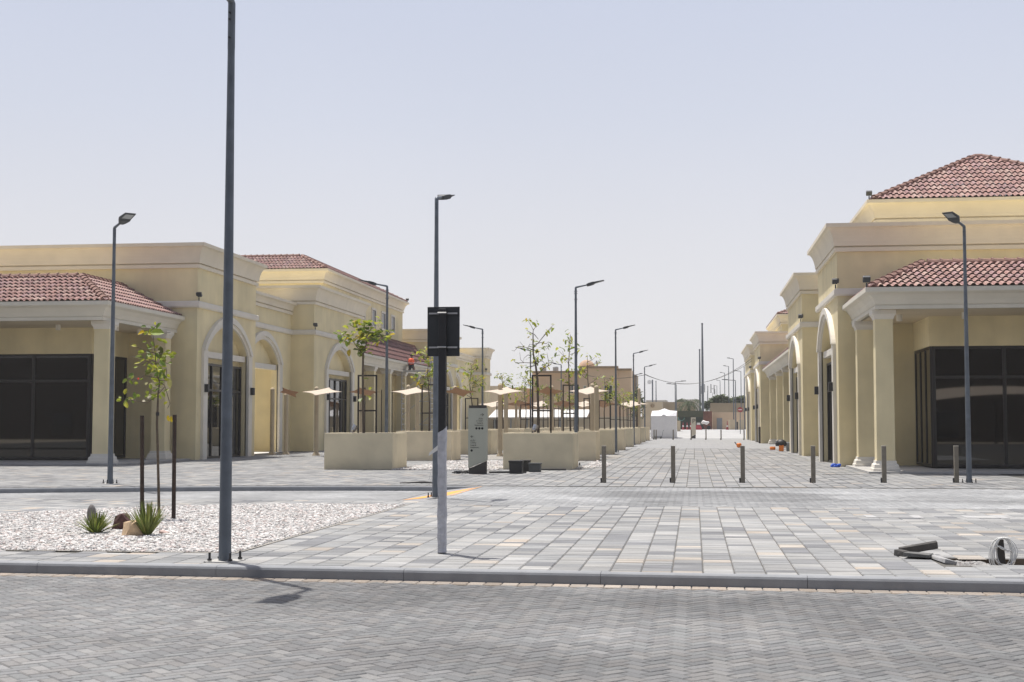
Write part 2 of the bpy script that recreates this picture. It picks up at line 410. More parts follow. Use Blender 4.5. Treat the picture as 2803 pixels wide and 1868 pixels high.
# plaza and street paving
BLD = lambda x: x < -27.5 or x > 9.5
mb = MB()
slabs(mb, -27, 9.5, lambda x: fark_y(x) + .3, lambda x: 62., lambda cx, cy, *a: cy > fark_y(cx) + .08, lipz=False, g=.010, pb=.04, ck=.90)
slabs(mb, -22, 6.2, lambda x: 62, lambda x: 90., lambda cx, cy, *a: cy > 61.8, w=.5, lens=(.5, .66), lipz=False, g=.016, pb=.03, ck=.88)
struct('plaza_paving', mb, M['slab'], recalc=False, attr=True)
m = bpy.data.materials.new('distant_paving'); m.use_nodes = True; nt = m.node_tree
bt = nt.nodes.new('ShaderNodeTexBrick'); ge = nt.nodes.new('ShaderNodeNewGeometry'); nt.links.new(ge.outputs['Position'], bt.inputs['Vector'])
bt.inputs['Color1'].default_value = (.31, .31, .31, 1); bt.inputs['Color2'].default_value = (.25, .255, .26, 1); bt.inputs['Mortar'].default_value = (.18, .18, .18, 1)
bt.inputs['Scale'].default_value = 1.; bt.inputs['Brick Width'].default_value = .9; bt.inputs['Row Height'].default_value = .5; bt.inputs['Mortar Size'].default_value = .01
nt.links.new(bt.outputs[0], nt.nodes['Principled BSDF'].inputs['Base Color']); nt.nodes['Principled BSDF'].inputs['Roughness'].default_value = .9
mb = MB(); mb.face([(-60, 89.8, -.002), (30, 89.8, -.002), (30, 152, -.002), (-60, 152, -.002)])
struct('far_paving', mb, m, recalc=False)
mb = MB()
mb.face([(-60, 152, -.002), (30, 152, -.002), (30, 168, .85), (-60, 168, .85)]); mb.face([(-60, 168, .85), (30, 168, .85), (60, 300, .85), (-90, 300, .85)])
mb.face([(-60, 300, .85), (60, 300, .85), (60, 300, -.3), (-60, 300, -.3)])
struct('far_road', mb, mat('pale_far_road', (.40, .40, .395), .9, .06, .5), recalc=False)
# gravel beds
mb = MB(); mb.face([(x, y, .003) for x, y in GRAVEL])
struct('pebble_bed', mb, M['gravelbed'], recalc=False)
def stones(mb, poly, n, s0, s1, z, r, ck=1.):
    xs = [p[0] for p in poly]; ys = [p[1] for p in poly]
    k = 0
    while k < n:
        x, y = r.uniform(min(xs), max(xs)), r.uniform(min(ys), max(ys))
        if not inside(x, y, poly): continue
        k += 1
        s = r.uniform(s0, s1); sz = s * r.uniform(.5, .9); a = r.uniform(0, PI); ca, sa = math.cos(a), math.sin(a); el = r.uniform(.65, 1.)
        vs = []
        for (px, py, pz) in ((1, 0, 0), (0, 1, 0), (-1, 0, 0), (0, -1, 0), (.6, .6, .8), (-.6, .6, .8), (-.6, -.6, .8), (.6, -.6, .8)):
            j = r.uniform(.75, 1.2); u, v = px * s * j, py * s * el * j
            vs.append((x + u * ca - v * sa, y + u * sa + v * ca, z + pz * sz * r.uniform(.7, 1.1)))
        t = r.random(); c = (.60, .585, .565) if t < .62 else (.58, .505, .475) if t < .80 else (.46, .45, .44) if t < .88 else (.78, .77, .75)
        q = r.uniform(.85, 1.08) * ck; c = tuple(i * q for i in c)
        mb.add(vs, [(4, 5, 6, 7), (0, 4, 7), (0, 1, 4), (1, 5, 4), (1, 2, 5), (2, 6, 5), (2, 3, 6), (3, 7, 6), (3, 0, 7)], c)
rs = random.Random(3)
mb = MB(); stones(mb, [(-5.68, 16.5), (-5.66, 26.66), (-8.7, 26.4), (-10.5, 25.2), (-12.2, 23.1), (-14.1, 20.3), (-15.5, 16.5)], 34000, .018, .040, .002, rs)
tag(mb.build('pebbles', M['gravel'], recalc=False, attr=True), 'white and pinkish loose pebbles covering the planting bed', 'pebbles', kind='stuff')
G2 = [(-10.45, 47.2), (-6.7, 47.0), (-6.7, 58.5), (-10.45, 58.5)]
mb = MB(); mb.face([(x, y, .006) for x, y in [(-10.4, 46.6), (-6.75, 46.6), (-6.75, 46.9 + 12), (-10.4, 58.9)]]); mb.face([(x, y, .006) for x, y in [(-4.15, 48.2), (-3.2, 50.4), (-3.2, 54), (-4.15, 59)]])
mb.face([(x, y, .006) for x, y in [(-4.15, 62.2), (-3.5, 63), (-3.5, 69), (-4.15, 70)]]); mb.face([(x, y, .006) for x, y in [(-10.4, 61), (-6.75, 61), (-6.75, 140), (-10.4, 140)]])
struct('plaza_pebble_bed', mb, M['gravelbed'], recalc=False)
mb = MB(); stones(mb, [(-10.4, 46.6), (-6.75, 46.6), (-6.75, 58.), (-10.4, 58.)], 5000, .03, .06, .006, rs); stones(mb, [(-4.15, 48.2), (-3.2, 50.4), (-3.2, 54), (-4.15, 59)], 700, .03, .06, .006, rs)
tag(mb.build('plaza_pebbles', M['gravel'], recalc=False, attr=True), 'white loose pebbles strewn around the planters', 'pebbles', kind='stuff')
mb = MB(); mb.box(-10.3, 49.6, .004, -6.8, 50.4, .03); struct('path', mb, M['apron'])

# ------------------------------------------------------------------ buildings
class Bld:
    def __init__(s, sgn, x0, y0, sc): s.g, s.x0, s.y0, s.k = sgn, x0, y0, sc; s.pd, s.pz, s.ps = (0, 7.10, 0) if sgn > 0 else (.36, 7.25, -.45)
    def p(s, d, t, z): return Vector((s.x0 + s.g * d * s.k, s.y0 + t * s.k, z * s.k))
    def box(s, mb, d0, s0, z0, d1, s1, z1): a = s.p(d0, s0, z0); b = s.p(d1, s1, z1); mb.box(*a, *b)
    def poly(s, mb, pts, d0, d1): mb.prism(pts, lambda t, z: s.p(d0, t, z), lambda t, z: s.p(d1, t, z))
    def sweep(s, mb, path, prof):
        n = len(path); T = []
        for (a, b), (c, d) in zip(path, path[1:]):
            l = math.hypot(c - a, d - b); T.append(((c - a) / l, (d - b) / l))
        offs = []
        for i in range(n):
            t0 = T[max(i - 1, 0)]; t1 = T[min(i, n - 2)]; n0 = (-t0[1], t0[0]); n1 = (-t1[1], t1[0])
            k = 1 + n0[0] * n1[0] + n0[1] * n1[1]; offs.append(((n0[0] + n1[0]) / k, (n0[1] + n1[1]) / k))
        m = len(prof); vs = []; fs = []
        for (a, b), (u, v) in zip(path, offs):
            for o, z in prof: vs.append(s.p(a + u * o, b + v * o, z))
        for i in range(n - 1):
            for j in range(m):
                q = (j + 1) % m; fs.append((i * m + j, i * m + q, (i + 1) * m + q, (i + 1) * m + j))
        fs.append(tuple(range(m))); fs.append(tuple((n - 1) * m + j for j in range(m)))
        mb.add(vs, fs)
def cove(z0, z1, o1, foot=.1, base=-.05):
    P = [(base, z0), (foot, z0), (foot, z0 + .15), (.005, z0 + .16), (.005, z0 + .205), (foot * 1.1, z0 + .21)]
    za, zb = z0 + .22, z1 - .16
    for i in range(1, 8):
        t = i / 7; P.append((foot * 1.1 + (o1 - .05 - foot * 1.1) * (1 - math.cos(t * PI / 2)) ** .7, za + (zb - za) * math.sin(t * PI / 2) ** .9))
    P += [(o1, zb + .02), (o1, z1), (base, z1)]
    return P
def arch_pts(c, hw, zs, rise, n=24):
    out = []
    for i in range(n + 1):
        t = math.cos(PI * i / n); out.append((c + hw * t, zs + rise * max(0., 1 - abs(t) ** 1.9) ** .8))
    return out
ZS, RISE = 4.62, 1.62
def add_arch(B, root, d, c, hw, door=True, inner=.36):
    """arch surround, lintel, reveal; the wall notch itself is cut in the wall polygon"""
    bw = .5; hi = hw - bw
    mb = MB()
    O = arch_pts(c, hw, ZS, RISE); I = arch_pts(c, hi, ZS, RISE - bw * .85); I2 = arch_pts(c, hi + .2, ZS, RISE - bw * .85 + .17)
    for k in range(len(O) - 1):
        B.poly(mb, [O[k], O[k + 1], I2[k + 1], I2[k]], d - .17, d + .05)
        B.poly(mb, [I2[k], I2[k + 1], I[k + 1], I[k]], d - .09, d + inner)
    for sg in (-1, 1):
        a, b = c + sg * hw, c + sg * hi
        B.box(mb, d - .12, min(a, b), 0, d + .05, max(a, b), ZS - .002)
    mb.build('arch_surround', M['trim'], root)
    mb = MB(); B.box(mb, d + .08, c - hi, ZS - .28, d + inner - .004, c + hi, ZS - .02); mb.build('lintel', M['trim'], root)
    if door:
        dh = min(hi, 2.55)
        mb = MB(); B.box(mb, d + inner - .12, c - dh, .05, d + inner - .02, c + dh, 4.12); g = mb
        dr = MB(); B.box(dr, d + inner - .10, c - dh + .03, .06, d + inner - .03, c + dh - .03, 4.09); o = dr.build('shop_door', M['glass'], root)
        fr = MB(); w = .07
        for q in (-dh, -dh / 2, 0, dh / 2, dh): B.box(fr, d + inner - .16, c + q - w / 2, .02, d + inner - .02, c + q + w / 2, 4.12)
        for z in (.04, 2.95, 4.06): B.box(fr, d + inner - .155, c - dh, z - .04, d + inner - .025, c + dh, z + .05)
        fr.build('door_frame', M['frame'], o)
        return o
def wall_lamp(B, root, d, s_, z):
    mb = MB(); B.box(mb, d - .16, s_ - .11, z - .17, d, s_ + .11, z + .17); mb.build('wall_lamp', M['black'], root, bevel=.015)
def flood(B, root, d, s_, z):
    mb = MB(); p = B.p(d, s_, z)
    mb.tube([p, p + Vector((0, 0, .16))], .03, 6)
    Mx = Matrix.Translation(p + Vector((0, 0, .28))) @ Matrix.Rotation(.6, 4, 'X')
    mb.obox(Mx, .24, .12, .2); mb.build('floodlight', M['head'], root, bevel=.02)
def tower(B, root, s0, s1, arch_c=None, W=12., recess_d=1.3, hw=3.2, lamp=True, wallname='wall'):
    mb = MB()
    hi = hw - .5
    T = .36
    B.box(mb, T, s0, 0, W, s1, 8.85)
    if arch_c is not None:
        n = arch_pts(arch_c, hi, ZS, RISE - .43)
        pts = [(s0, 0), (arch_c - hi, 0)] + n[::-1] + [(arch_c + hi, 0), (s1, 0), (s1, 8.85), (s0, 8.9)]
        B.poly(mb, pts, 0, T)
    else: B.box(mb, 0, s0, 0, T, s1, 8.85)
    mb.build(wallname, M['wall'], root)
    path = [(W, s0), (0, s0), (0, s1), (recess_d + .5, s1)]
    mb = MB(); B.sweep(mb, path, cove(8.02, 9.05, .42)); mb.build('cornice', M['cornice'], root)
    mb = MB(); B.sweep(mb, path, [(-.05, 6.36), (.09, 6.36), (.13, 6.42), (.13, 6.60), (.07, 6.64), (-.05, 6.64)]); mb.build('string_course', M['trim'], root)
    if arch_c is not None:
        add_arch(B, root, 0, arch_c, hw)
        if lamp:
            for q in (-1, 1): wall_lamp(B, root, -.12, arch_c + q * (hw - .18), 3.0)
    flood(B, root, -.06, s0 + .02, 6.64)
def recess(B, root, s0, s1, c, hw=3.1, d=1.3):
    mb = MB(); hi = hw - .5; T = .36
    n = arch_pts(c, hi, ZS, RISE - .43)
    pts = [(s0, 0), (c - hi, 0)] + n[::-1] + [(c + hi, 0), (s1, 0), (s1, 7.95), (s0, 7.95)]
    B.poly(mb, pts, d, d + T)
    B.poly(mb, [(c - hi - .3, ZS - .28), (c - hi - .3, ZS + 1.4), (c + hi + .3, ZS + 1.4), (c + hi + .3, ZS - .28)], d + T + .002, d + T + .25)
    # open passage behind the arch
    B.box(mb, d + T + .26, s0, 0, d + 1.2, c - hi - .1, 5.4); B.box(mb, d + T + .26, c + hi + .9, 0, d + 7, s1, 5.4); B.box(mb, d + 9, s0, 0, d + 9.4, s1, 7.0)
    B.box(mb, d + 3.6, c + hi + .5, 0, d + 4.6, c + hi + .898, 5.4)
    mb.build('passage_wall', M['wall'], root)
    mb = MB(); B.box(mb, d - .2, s0 + .05, .003, d + 9, s1 - .05, .012); mb.build('passage_floor', M['passfloor'], root)
    path = [(d, s0 + .01), (d, s1 - .01)]
    mb = MB(); B.sweep(mb, path, cove(7.45, 8.12, .34)); mb.build('parapet_cornice', M['cornice'], root)
    mb = MB(); B.sweep(mb, path, [(-.05, 6.36), (.09, 6.36), (.13, 6.42), (.13, 6.60), (.07, 6.64), (-.05, 6.64)]); mb.build('string_course', M['trim'], root)
    add_arch(B, root, d, c, hw, door=False)
TILE = [(.34, .20, .175), (.32, .185, .16), (.36, .235, .205), (.29, .165, .15), (.35, .21, .185), (.26, .15, .145), (.37, .255, .22), (.33, .205, .20)]
TILESHADE = [(c[0] * .6, c[1] * .5, c[2] * .5) for c in TILE]  # darker tile copy; shade on slopes turned from the sun put into colour
def tile_plane(mb, o, u, v, ul, vl, clips, cols=TILE, tw=.24, row=.50, r=None):
    """barrel tiles on a plane from o along u (eave) and v (up slope)"""
    r = r or random.Random(11)
    u = u.normalized(); v = v.normalized(); n = u.cross(v).normalized()
    if n.z < 0: n = -n
    bm = bmesh.new(); lay = bm.faces.layers.float_color.new('col')
    nt = int(ul / tw) + 1; nr = int(vl / row) + 1
    prof = [(0, 0), (.07, .0), (.13, .05), (.25, .105), (.42, .125), (.59, .105), (.71, .05), (.77, .0), (1., 0)]
    for i in range(nt):
        for j in range(nr):
            c = r.choice(cols); k = r.uniform(.85, 1.15); c = (c[0] * k, c[1] * k, c[2] * k, 1)
            lo = []; hi = []; lip = []
            for (a, h) in prof:
                uu = (i + a) * tw; h = h * tw * 2.2 * .42 / .3 * .75
                lo.append(bm.verts.new(o + u * uu + v * (j * row) + n * (h + .062)))
                hi.append(bm.verts.new(o + u * uu + v * min((j + 1) * row + .07, vl + .03) + n * (h * .85 + .004)))
                lip.append(bm.verts.new(o + u * uu + v * (j * row + .004) + n * (h + .062 - .014)))
            for a in range(len(prof) - 1):
                f = bm.faces.new((lo[a], lo[a + 1], hi[a + 1], hi[a])); f[lay] = c
                f = bm.faces.new((lip[a], lip[a + 1], lo[a + 1], lo[a])); f[lay] = (c[0] * .8, c[1] * .8, c[2] * .8, 1)
    for (pc, pn) in clips:
        bmesh.ops.bisect_plane(bm, geom=list(bm.verts) + list(bm.edges) + list(bm.faces), plane_co=pc, plane_no=pn, clear_outer=True)
    bm.verts.index_update(); off = len(mb.v)
    mb.v.extend([tuple(x.co) for x in bm.verts])
    for f in bm.faces: mb.f.append(tuple(x.index + off for x in f.verts)); mb.c.append(tuple(f[lay])[:3])
    bm.free()
def ridge_line(mb, a, b, r=.165, seg=.42):
    a, b = Vector(a), Vector(b); a = a + (b - a).normalized() * .16; L = (b - a).length; n = max(1, int(L / seg))
    for i in range(n):
        p, q = a.lerp(b, i / n), a.lerp(b, (i + 1.08) / n)
        mb.tube([p, p.lerp(q, .12), p.lerp(q, .13), q], [r * 1.13, r * 1.13, r, r * .86], 10)
def hip_clip(corner, apex, keep):
    """vertical plane through the hip line; keep = a point to be kept"""
    a, b = Vector(corner), Vector(apex); t = b - a; nrm = Vector((t.y, -t.x, 0)).normalized()
    if (Vector(keep) - a).dot(nrm) > 0: nrm = -nrm
    return (a, nrm)
def skirt_roof(B, root, e, d_in, s_in, z0, z1, dmax, smax, cols_side=None):
    """hipped tile skirt; e=(d,s) of the outer eave corner; ridge at (d_in,s_in); runs to dmax along the front and smax along the street"""
    E = B.p(e[0], e[1], z0); A = B.p(d_in, s_in, z1)
    mb = MB()
    far = B.p(dmax, e[1], z0); ul = (far - E).length; u = (far - E)
    vv = B.p(e[0], s_in, z1) - B.p(e[0], e[1], z0)
    tile_plane(mb, E - u.normalized() * 0, u, vv, ul, vv.length, [hip_clip(E, A, far)])
    far2 = B.p(e[0], smax, z0); u2 = far2 - E; vv2 = B.p(d_in, e[1], z1) - B.p(e[0], e[1], z0)
    tile_plane(mb, E, u2, vv2, u2.length, vv2.length, [hip_clip(E, A, far2)], cols=cols_side or TILE)
    ro = mb.build('tiled_roof', M['tile'], root, recalc=False, attr=True)
    mb = MB(); ridge_line(mb, E, A); ridge_line(mb, A, B.p(dmax, s_in, z1)); ridge_line(mb, A, B.p(d_in, smax, z1))
    mb.build('ridge_tiles', M['ridge'], ro)
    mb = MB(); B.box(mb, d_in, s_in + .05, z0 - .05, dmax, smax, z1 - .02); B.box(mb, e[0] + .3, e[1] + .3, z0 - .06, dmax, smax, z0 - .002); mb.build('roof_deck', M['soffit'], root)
    return ro
def column(B, root, d, t, ztop, k=1.):
    c = B.p(d, t, 0); q = B.k
    mb = MB(); mb.stack(c.x, c.y, [(.29 * q, .36 * q), (.28 * q, (ztop - .25) * q)]); o = mb.build('column', M['wall'], root)
    mb = MB(); mb.stack(c.x, c.y, [(.43 * q, 0), (.43 * q, .14 * q), (.40 * q, .15 * q), (.38 * q, .27 * q), (.33 * q, .31 * q), (.32 * q, .40 * q)]); mb.build('plinth', M['trim'], o)
    mb = MB(); mb.stack(c.x, c.y, [(.305 * q, (ztop - .30) * q), (.305 * q, (ztop - .26) * q), (.33 * q, (ztop - .20) * q), (.38 * q, (ztop - .13) * q), (.38 * q, ztop * q)]); mb.build('capital', M['trim'], o)
def eave(B, root, path, z0=5.3, z1=5.98, o1=.42):
    mb = MB(); B.sweep(mb, path, [(-.12, z0), (.09, z0), (.09, z0 + .11), (.05, z0 + .13), (.08, z0 + .16), (.14, z0 + .30), (.26, z0 + .46), (o1 - .02, z1 - .16), (o1, z1 - .14), (o1, z1), (-.12, z1)])
    return mb.build('eave_cornice', M['eave'], root)
def downlight(B, root, d, t, z):
    c = B.p(d, t, z); mb = MB(); mb.lathe(c.x, c.y, [(.10, c.z - .22), (.10, c.z)], 10); mb.build('downlight', M['trim'], root)
def glazing(B, root, a, b, z0, z1, n, transom=None):
    """storefront between plan points a, b (d,s); thin box with mullions as child"""
    (d0, s0), (d1, s1) = a, b
    mb = MB(); th = .03
    if abs(s1 - s0) < 1e-6: B.box(mb, d0, s0 - th, z0, d1, s0 + th, z1)
    else: B.box(mb, d0 - th, s0, z0, d0 + th, s1, z1)
    o = mb.build('shop_window', M['glass'], root)
    fr = MB(); w = .06
    for i in range(n + 1):
        t = i / n; d, s_ = d0 + (d1 - d0) * t, s0 + (s1 - s0) * t; B.box(fr, d - w, s_ - w, z0, d + w, s_ + w, z1)
    for z in [z0 + .05, z1 - .05] + ([transom] if transom else []):
        if abs(s1 - s0) < 1e-6: B.box(fr, d0, s0 - w + .004, z - .05, d1, s0 + w - .004, z + .05)
        else: B.box(fr, d0 - w + .004, s0, z - .05, d0 + w - .004, s1, z + .05)
    fr.build('window_frame', M['frame'], o)
def portico(B, root, dmax=24., glass_d=2.8):
    eave(B, root, [(dmax, -6.75 + B.ps), (.58 + B.pd, -6.75 + B.ps), (.58 + B.pd, -.02)])
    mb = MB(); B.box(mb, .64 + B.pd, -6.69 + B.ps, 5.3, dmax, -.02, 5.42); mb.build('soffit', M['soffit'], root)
    skirt_roof(B, root, (.32 + B.pd, -7.02 + B.ps), 2.5 + B.pd * 1.9, -3.72 + B.ps, 5.97, B.pz, dmax, -.05)
    column(B, root, .82 + B.pd * .8, -6.1 + B.ps, 5.30); column(B, root, .82 + B.pd * .8, -1.05, 5.30)
    mb = MB(); B.box(mb, glass_d, -3.5, 4.27, dmax, -3.2, 5.3); B.box(mb, glass_d, -3.2, 4.27, glass_d + .3, -.01, 5.3); B.box(mb, glass_d + .45, -.9, 0, dmax, -.02, 5.3); mb.build('portico_wall', M['wall'], root)
    glazing(B, root, (glass_d + .15, -3.35), (dmax, -3.35), .1, 4.27, 9, 3.2)
    glazing(B, root, (glass_d + .1, -3.3), (glass_d + .1, -.05), .1, 4.27, 3)
    for d in (3.6, 6.6, 9.6): downlight(B, root, d, -5.2, 5.3)
    for t in (-4.4, -2.2): downlight(B, root, 1.6, t, 5.3)
    mb = MB(); B.box(mb, .2, -7.0 + B.ps, .004, dmax, -.02, .06); mb.build('portico_floor', M['apron'], root)
def side_portico(B, root, s0, s1, cols, W=12., rd=2.4, rz=7.3):
    eave(B, root, [(.58, s0 + .01), (.58, s1 - .01)])
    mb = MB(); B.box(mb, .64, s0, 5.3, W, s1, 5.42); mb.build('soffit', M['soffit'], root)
    E = B.p(.22, s0, 5.97); fr = B.p(.22, s1, 5.97); mb = MB()
    vv = B.p(rd, s0, rz) - E
    tile_plane(mb, E, fr - E, vv, (fr - E).length, vv.length, [(fr, (fr - E).normalized())], cols=TILESHADE if B.g < 0 else TILE)
    ro = mb.build('tiled_roof', M['tile'], root, recalc=False, attr=True)
    mb = MB(); ridge_line(mb, B.p(rd, s0, rz), B.p(rd, s1, rz)); mb.build('ridge_tiles', M['ridge'], ro)
    mb = MB(); B.box(mb, 3.2, s0, 0, W, s1, 5.29); mb.build('portico_wall', M['wall'], root)
    mb = MB(); B.box(mb, rd, s0 + .02, 5.43, W, s1 - .02, rz - .06); mb.build('roof_deck', M['soffit'], root)
    for t in cols: column(B, root, .82, t, 5.3)
    n = max(2, len(cols)); L = (s1 - s0) / n
    for i in range(n): glazing(B, root, (3.12, s0 + L * (i + .22)), (3.12, s0 + L * (i + .78)), .1, 4.1, 3, 3.1)

def upper(B, root, d0, s0, d1, s1, zc0, zc1, roof, wins=()):
    mb = MB(); B.box(mb, d0, s0, 7.0, d1, s1, zc1 - .1); mb.build('upper_wall', M['wall'], root)
    path = [(d1, s0), (d0, s0), (d0, s1), (d1, s1)]
    mb = MB(); B.sweep(mb, path, cove(zc0, zc1, .45)); mb.build('upper_cornice', M['cornice'], root)
    for (t, za, zb) in wins:
        fr = MB(); w = .55; 
        for (a, b, z_, q) in ((t - w - .14, t - w, za, zb), (t + w, t + w + .14, za, zb), (t - w - .14, t + w + .14, zb, zb + .14), (t - w - .14, t + w + .14, za - .14, za)): B.box(fr, d0 - .07, a, z_, d0 + .02, b, q)
        o = fr.build('window', M['trim'], root)
        pn = MB(); B.box(pn, d0 - .02, t - w, za, d0 + .02, t + w, zb); pn.build('pane', M['pane'], o)
    roof()

# ---- right building
BR = Bld(1, 5.35, 52.2, 1.)
rr = thing('arcade_building', 'tan arcade building on the right with pyramid tiled roof above its corner portico', 'building', (5.35, 52.2, 0))
portico(BR, rr, 24, 2.72)
tower(BR, rr, 0, 7.8, 4.05, W=26)
recess(BR, rr, 7.8, 16.9, 12.3)
tower(BR, rr, 16.9, 27, 21.5)
side_portico(BR, rr, 27, 60.5, (33.6, 40.6, 47.8, 56.6))
tower(BR, rr, 60.5, 70.5, 65.4)
recess(BR, rr, 70.5, 78.6, 74.5)
tower(BR, rr, 78.6, 93, 84)
def pyr(B, root, d0, s0, d1, s1, z0, ap, z1, dark=False):
    (da, sa), (db, sb) = ap
    mb = MB(); P = [B.p(d0, s0, z0), B.p(d1, s0, z0), B.p(d1, s1, z0), B.p(d0, s1, z0)]; A0, A1 = B.p(da, sa, z1), B.p(db, sb, z1)
    mid = (P[0] + P[2]) / 2
    tops = [(A0, A1), (A1, A1), (A1, A0), (A0, A0)] if abs(da - db) > 1e-6 else [(A0, A0), (A0, A1), (A1, A1), (A1, A0)]
    if abs(da - db) > 1e-6: tops = [(A0, A1), (A1, A1), (A1, A0), (A0, A0)]
    for i in range(4):
        a, b = P[i], P[(i + 1) % 4]; ta, tb = tops[i]
        u = b - a; un = u.normalized(); foot = a + un * ((ta - a).dot(un)); v = ta - foot
        m_ = (a + b) / 2
        cl = [hip_clip(a, ta, m_), hip_clip(b, tb, m_)]
        if i in (1, 2) : pass
        tile_plane(mb, a, u, v, u.length, v.length, cl, r=random.Random(20 + i), cols=TILE)
    ro = mb.build('upper_tiled_roof', M['tile'], root, recalc=False, attr=True)
    mb = MB()
    for i in range(4): ridge_line(mb, P[i], tops[i][0])
    if (A1 - A0).length > .6: ridge_line(mb, A0, A1)
    else: mb.tube([A0, A1 + Vector((.01, 0, 0))], .15, 10)
    mb.build('ridge_tiles', M['ridge'], ro)
upper(BR, rr, 2.3, 6.2, 13.2, 16.8, 9.95, 10.9, lambda: pyr(BR, rr, 2.06, 5.88, 13.44, 17.1, 10.9, ((7.2, 10.7), (7.5, 10.7)), 13.5))
upper(BR, rr, 2.6, 74, 12, 92, 10.6, 11.5, lambda: pyr(BR, rr, 2.2, 73.6, 12.4, 92.4, 11.5, ((7.3, 79), (7.3, 87)), 13.6))
p = BR.p(1.95, 5.5, 10.9); flood(BR, rr, 1.95, 5.86, 10.9); flood(BR, rr, .2, -7.1, 5.97)
# ---- left building
BL = Bld(-1, -21.8, 58.2, 1.06)
lr = thing('arcade_building', 'tan arcade building on the left with arched shopfronts and a row of small upper windows', 'building', (-21.8, 58.2, 0))
portico(BL, lr, 24, 3.0)
tower(BL, lr, 0, 7.7, 3.75, W=26)
recess(BL, lr, 7.7, 17.8, 12.85)
tower(BL, lr, 17.8, 28.9, 23.2)
side_portico(BL, lr, 28.9, 52.6, (34.6, 39.4, 44.4, 49.4), rd=1.6, rz=7.6)
tower(BL, lr, 52.6, 63, 57.8)
recess(BL, lr, 63, 80, 70)
tower(BL, lr, 80, 83.2, None, W=7)
def frustum(B, root, d0, s0, d1, s1, z0, z1, ins):
    mb = MB(); P = [B.p(d0, s0, z0), B.p(d1, s0, z0), B.p(d1, s1, z0), B.p(d0, s1, z0)]
    Q = [B.p(d0 + ins, s0 + ins, z1), B.p(d1 - ins, s0 + ins, z1), B.p(d1 - ins, s1 - ins, z1), B.p(d0 + ins, s1 - ins, z1)]
    for i in (0, 3):
        a, b, ta, tb = P[i], P[(i + 1) % 4], Q[i], Q[(i + 1) % 4]; u = b - a; un = u.normalized(); foot = a + un * ((ta - a).dot(un))
        m_ = (a + b) / 2; tile_plane(mb, a, u, ta - foot, u.length, (ta - foot).length, [hip_clip(a, ta, m_), hip_clip(b, tb, m_)], r=random.Random(40 + i), cols=TILE if i == 0 else TILESHADE)
    ro = mb.build('upper_tiled_roof', M['tile'], root, recalc=False, attr=True)
    mb = MB()
    for i in range(4): ridge_line(mb, P[i], Q[i]); ridge_line(mb, Q[i], Q[(i + 1) % 4])
    mb.build('ridge_tiles', M['ridge'], ro)
    mb = MB(); mb.add([tuple(q) for q in Q] + [tuple(q) for q in P], [(0, 1, 2, 3), (4, 5, 1, 0), (5, 6, 2, 1), (6, 7, 3, 2), (7, 4, 0, 3)]); mb.build('roof_deck', M['soffit'], root)
wy = [98.6, 102.1, 105.4, 108.8]
upper(BL, lr, 2.3, 27.8, 24, 51.4, 10.25, 11.12, lambda: frustum(BL, lr, 2.0, 27.45, 24.4, 51.8, 11.12, 12.18, 2.2), [((y - 58.2) / 1.06, 8.55, 9.68) for y in wy])
flood(BL, lr, 1.98, 51.7, 11.12)

# ------------------------------------------------------------------ street lamps
def make_lamp(h=6.6, arm=1.05, r0=.075, r1=.040):
    t = thing('street_lamp', '-', 'street lamp', (0, 0, 0), 'galvanised street lamps')
    mb = MB(); mb.tube([(0, 0, .01), (0, 0, h * .5), (0, 0, h - .02)], [r0, (r0 + r1) / 2, r1], 14)
    po = mb.build('pole', M['galv'], t); shade_smooth_by_angle(po)
    mb = MB(); mb.box(-.18, -.18, 0, .18, .18, .010)
    mb.build('base_plate', M['apron'], t)
    for a, b in ((-.13, -.13), (.13, -.13), (.13, .13), (-.13, .13)):
        mb = MB(); mb.tube([(a, b, .015), (a, b, .11)], .014, 6); mb.tube([(a, b, .016), (a, b, .04)], .026, 6); mb.build('anchor_bolt', M['bolt'], t)
    mb = MB(); mb.tube([(0, 0, h - .55), (0, 0, h), (.02, 0, h + .03), (arm * .46, 0, h + arm * .12)], [r1 + .004, r1 + .004, .040, .028], 12)
    ar = mb.build('arm', M['galv'], t); shade_smooth_by_angle(ar)
    for z in (h - .12, h - .2, h - .42):
        for a in (0, PI): mb = MB(); mb.tube([(math.cos(a) * r1, math.sin(a) * r1, z), (math.cos(a) * (r1 + .03), math.sin(a) * (r1 + .03), z)], .012, 6); mb.build('set_screw', M['bolt'], ar)
    # flat head
    c0 = Vector((arm * .40, 0, h + arm * .105)); dirv = Vector((1, 0, .24)).normalized(); up = Vector((-.24, 0, 1)).normalized()
    def hp(x, y, z): return c0 + dirv * x + Vector((0, y, 0)) + up * z
    mb = MB(); L = arm * .66
    sec = [(0, .06, -.055, .035), (.10, .10, -.06, .05), (.26, .15, -.05, .05), (.32, .165, -.015, .035), (L, .15, -.01, .012)]
    vs = [hp(x, sy * w, z) for x, w, za, zb in sec for sy, z in ((-1, za), (1, za), (1, zb), (-1, zb))]
    fs = [(0, 1, 2, 3)] + [(i * 4 + j, i * 4 + (j + 1) % 4, i * 4 + 4 + (j + 1) % 4, i * 4 + 4 + j) for i in range(len(sec) - 1) for j in range(4)] + [tuple((len(sec) - 1) * 4 + j for j in (3, 2, 1, 0))]
    mb.add(vs, fs); hd = mb.build('lamp_head', M['head'], t, bevel=.006)
    mb = MB(); mb.add([hp(.36, -.12, -.022), hp(L - .05, -.11, -.018), hp(L - .05, .11, -.018), hp(.36, .12, -.022)], [(0, 1, 2, 3)]); mb.build('lens', M['lens'], hd)
    return t
lamp0 = make_lamp()
def put_lamp(loc, ang, label, first=False, sc=1.):
    o = lamp0 if first else copy_tree(lamp0)
    o.location = loc; o.rotation_euler = (0, 0, ang); o.scale = (1, 1, sc); o['label'] = label
    return o
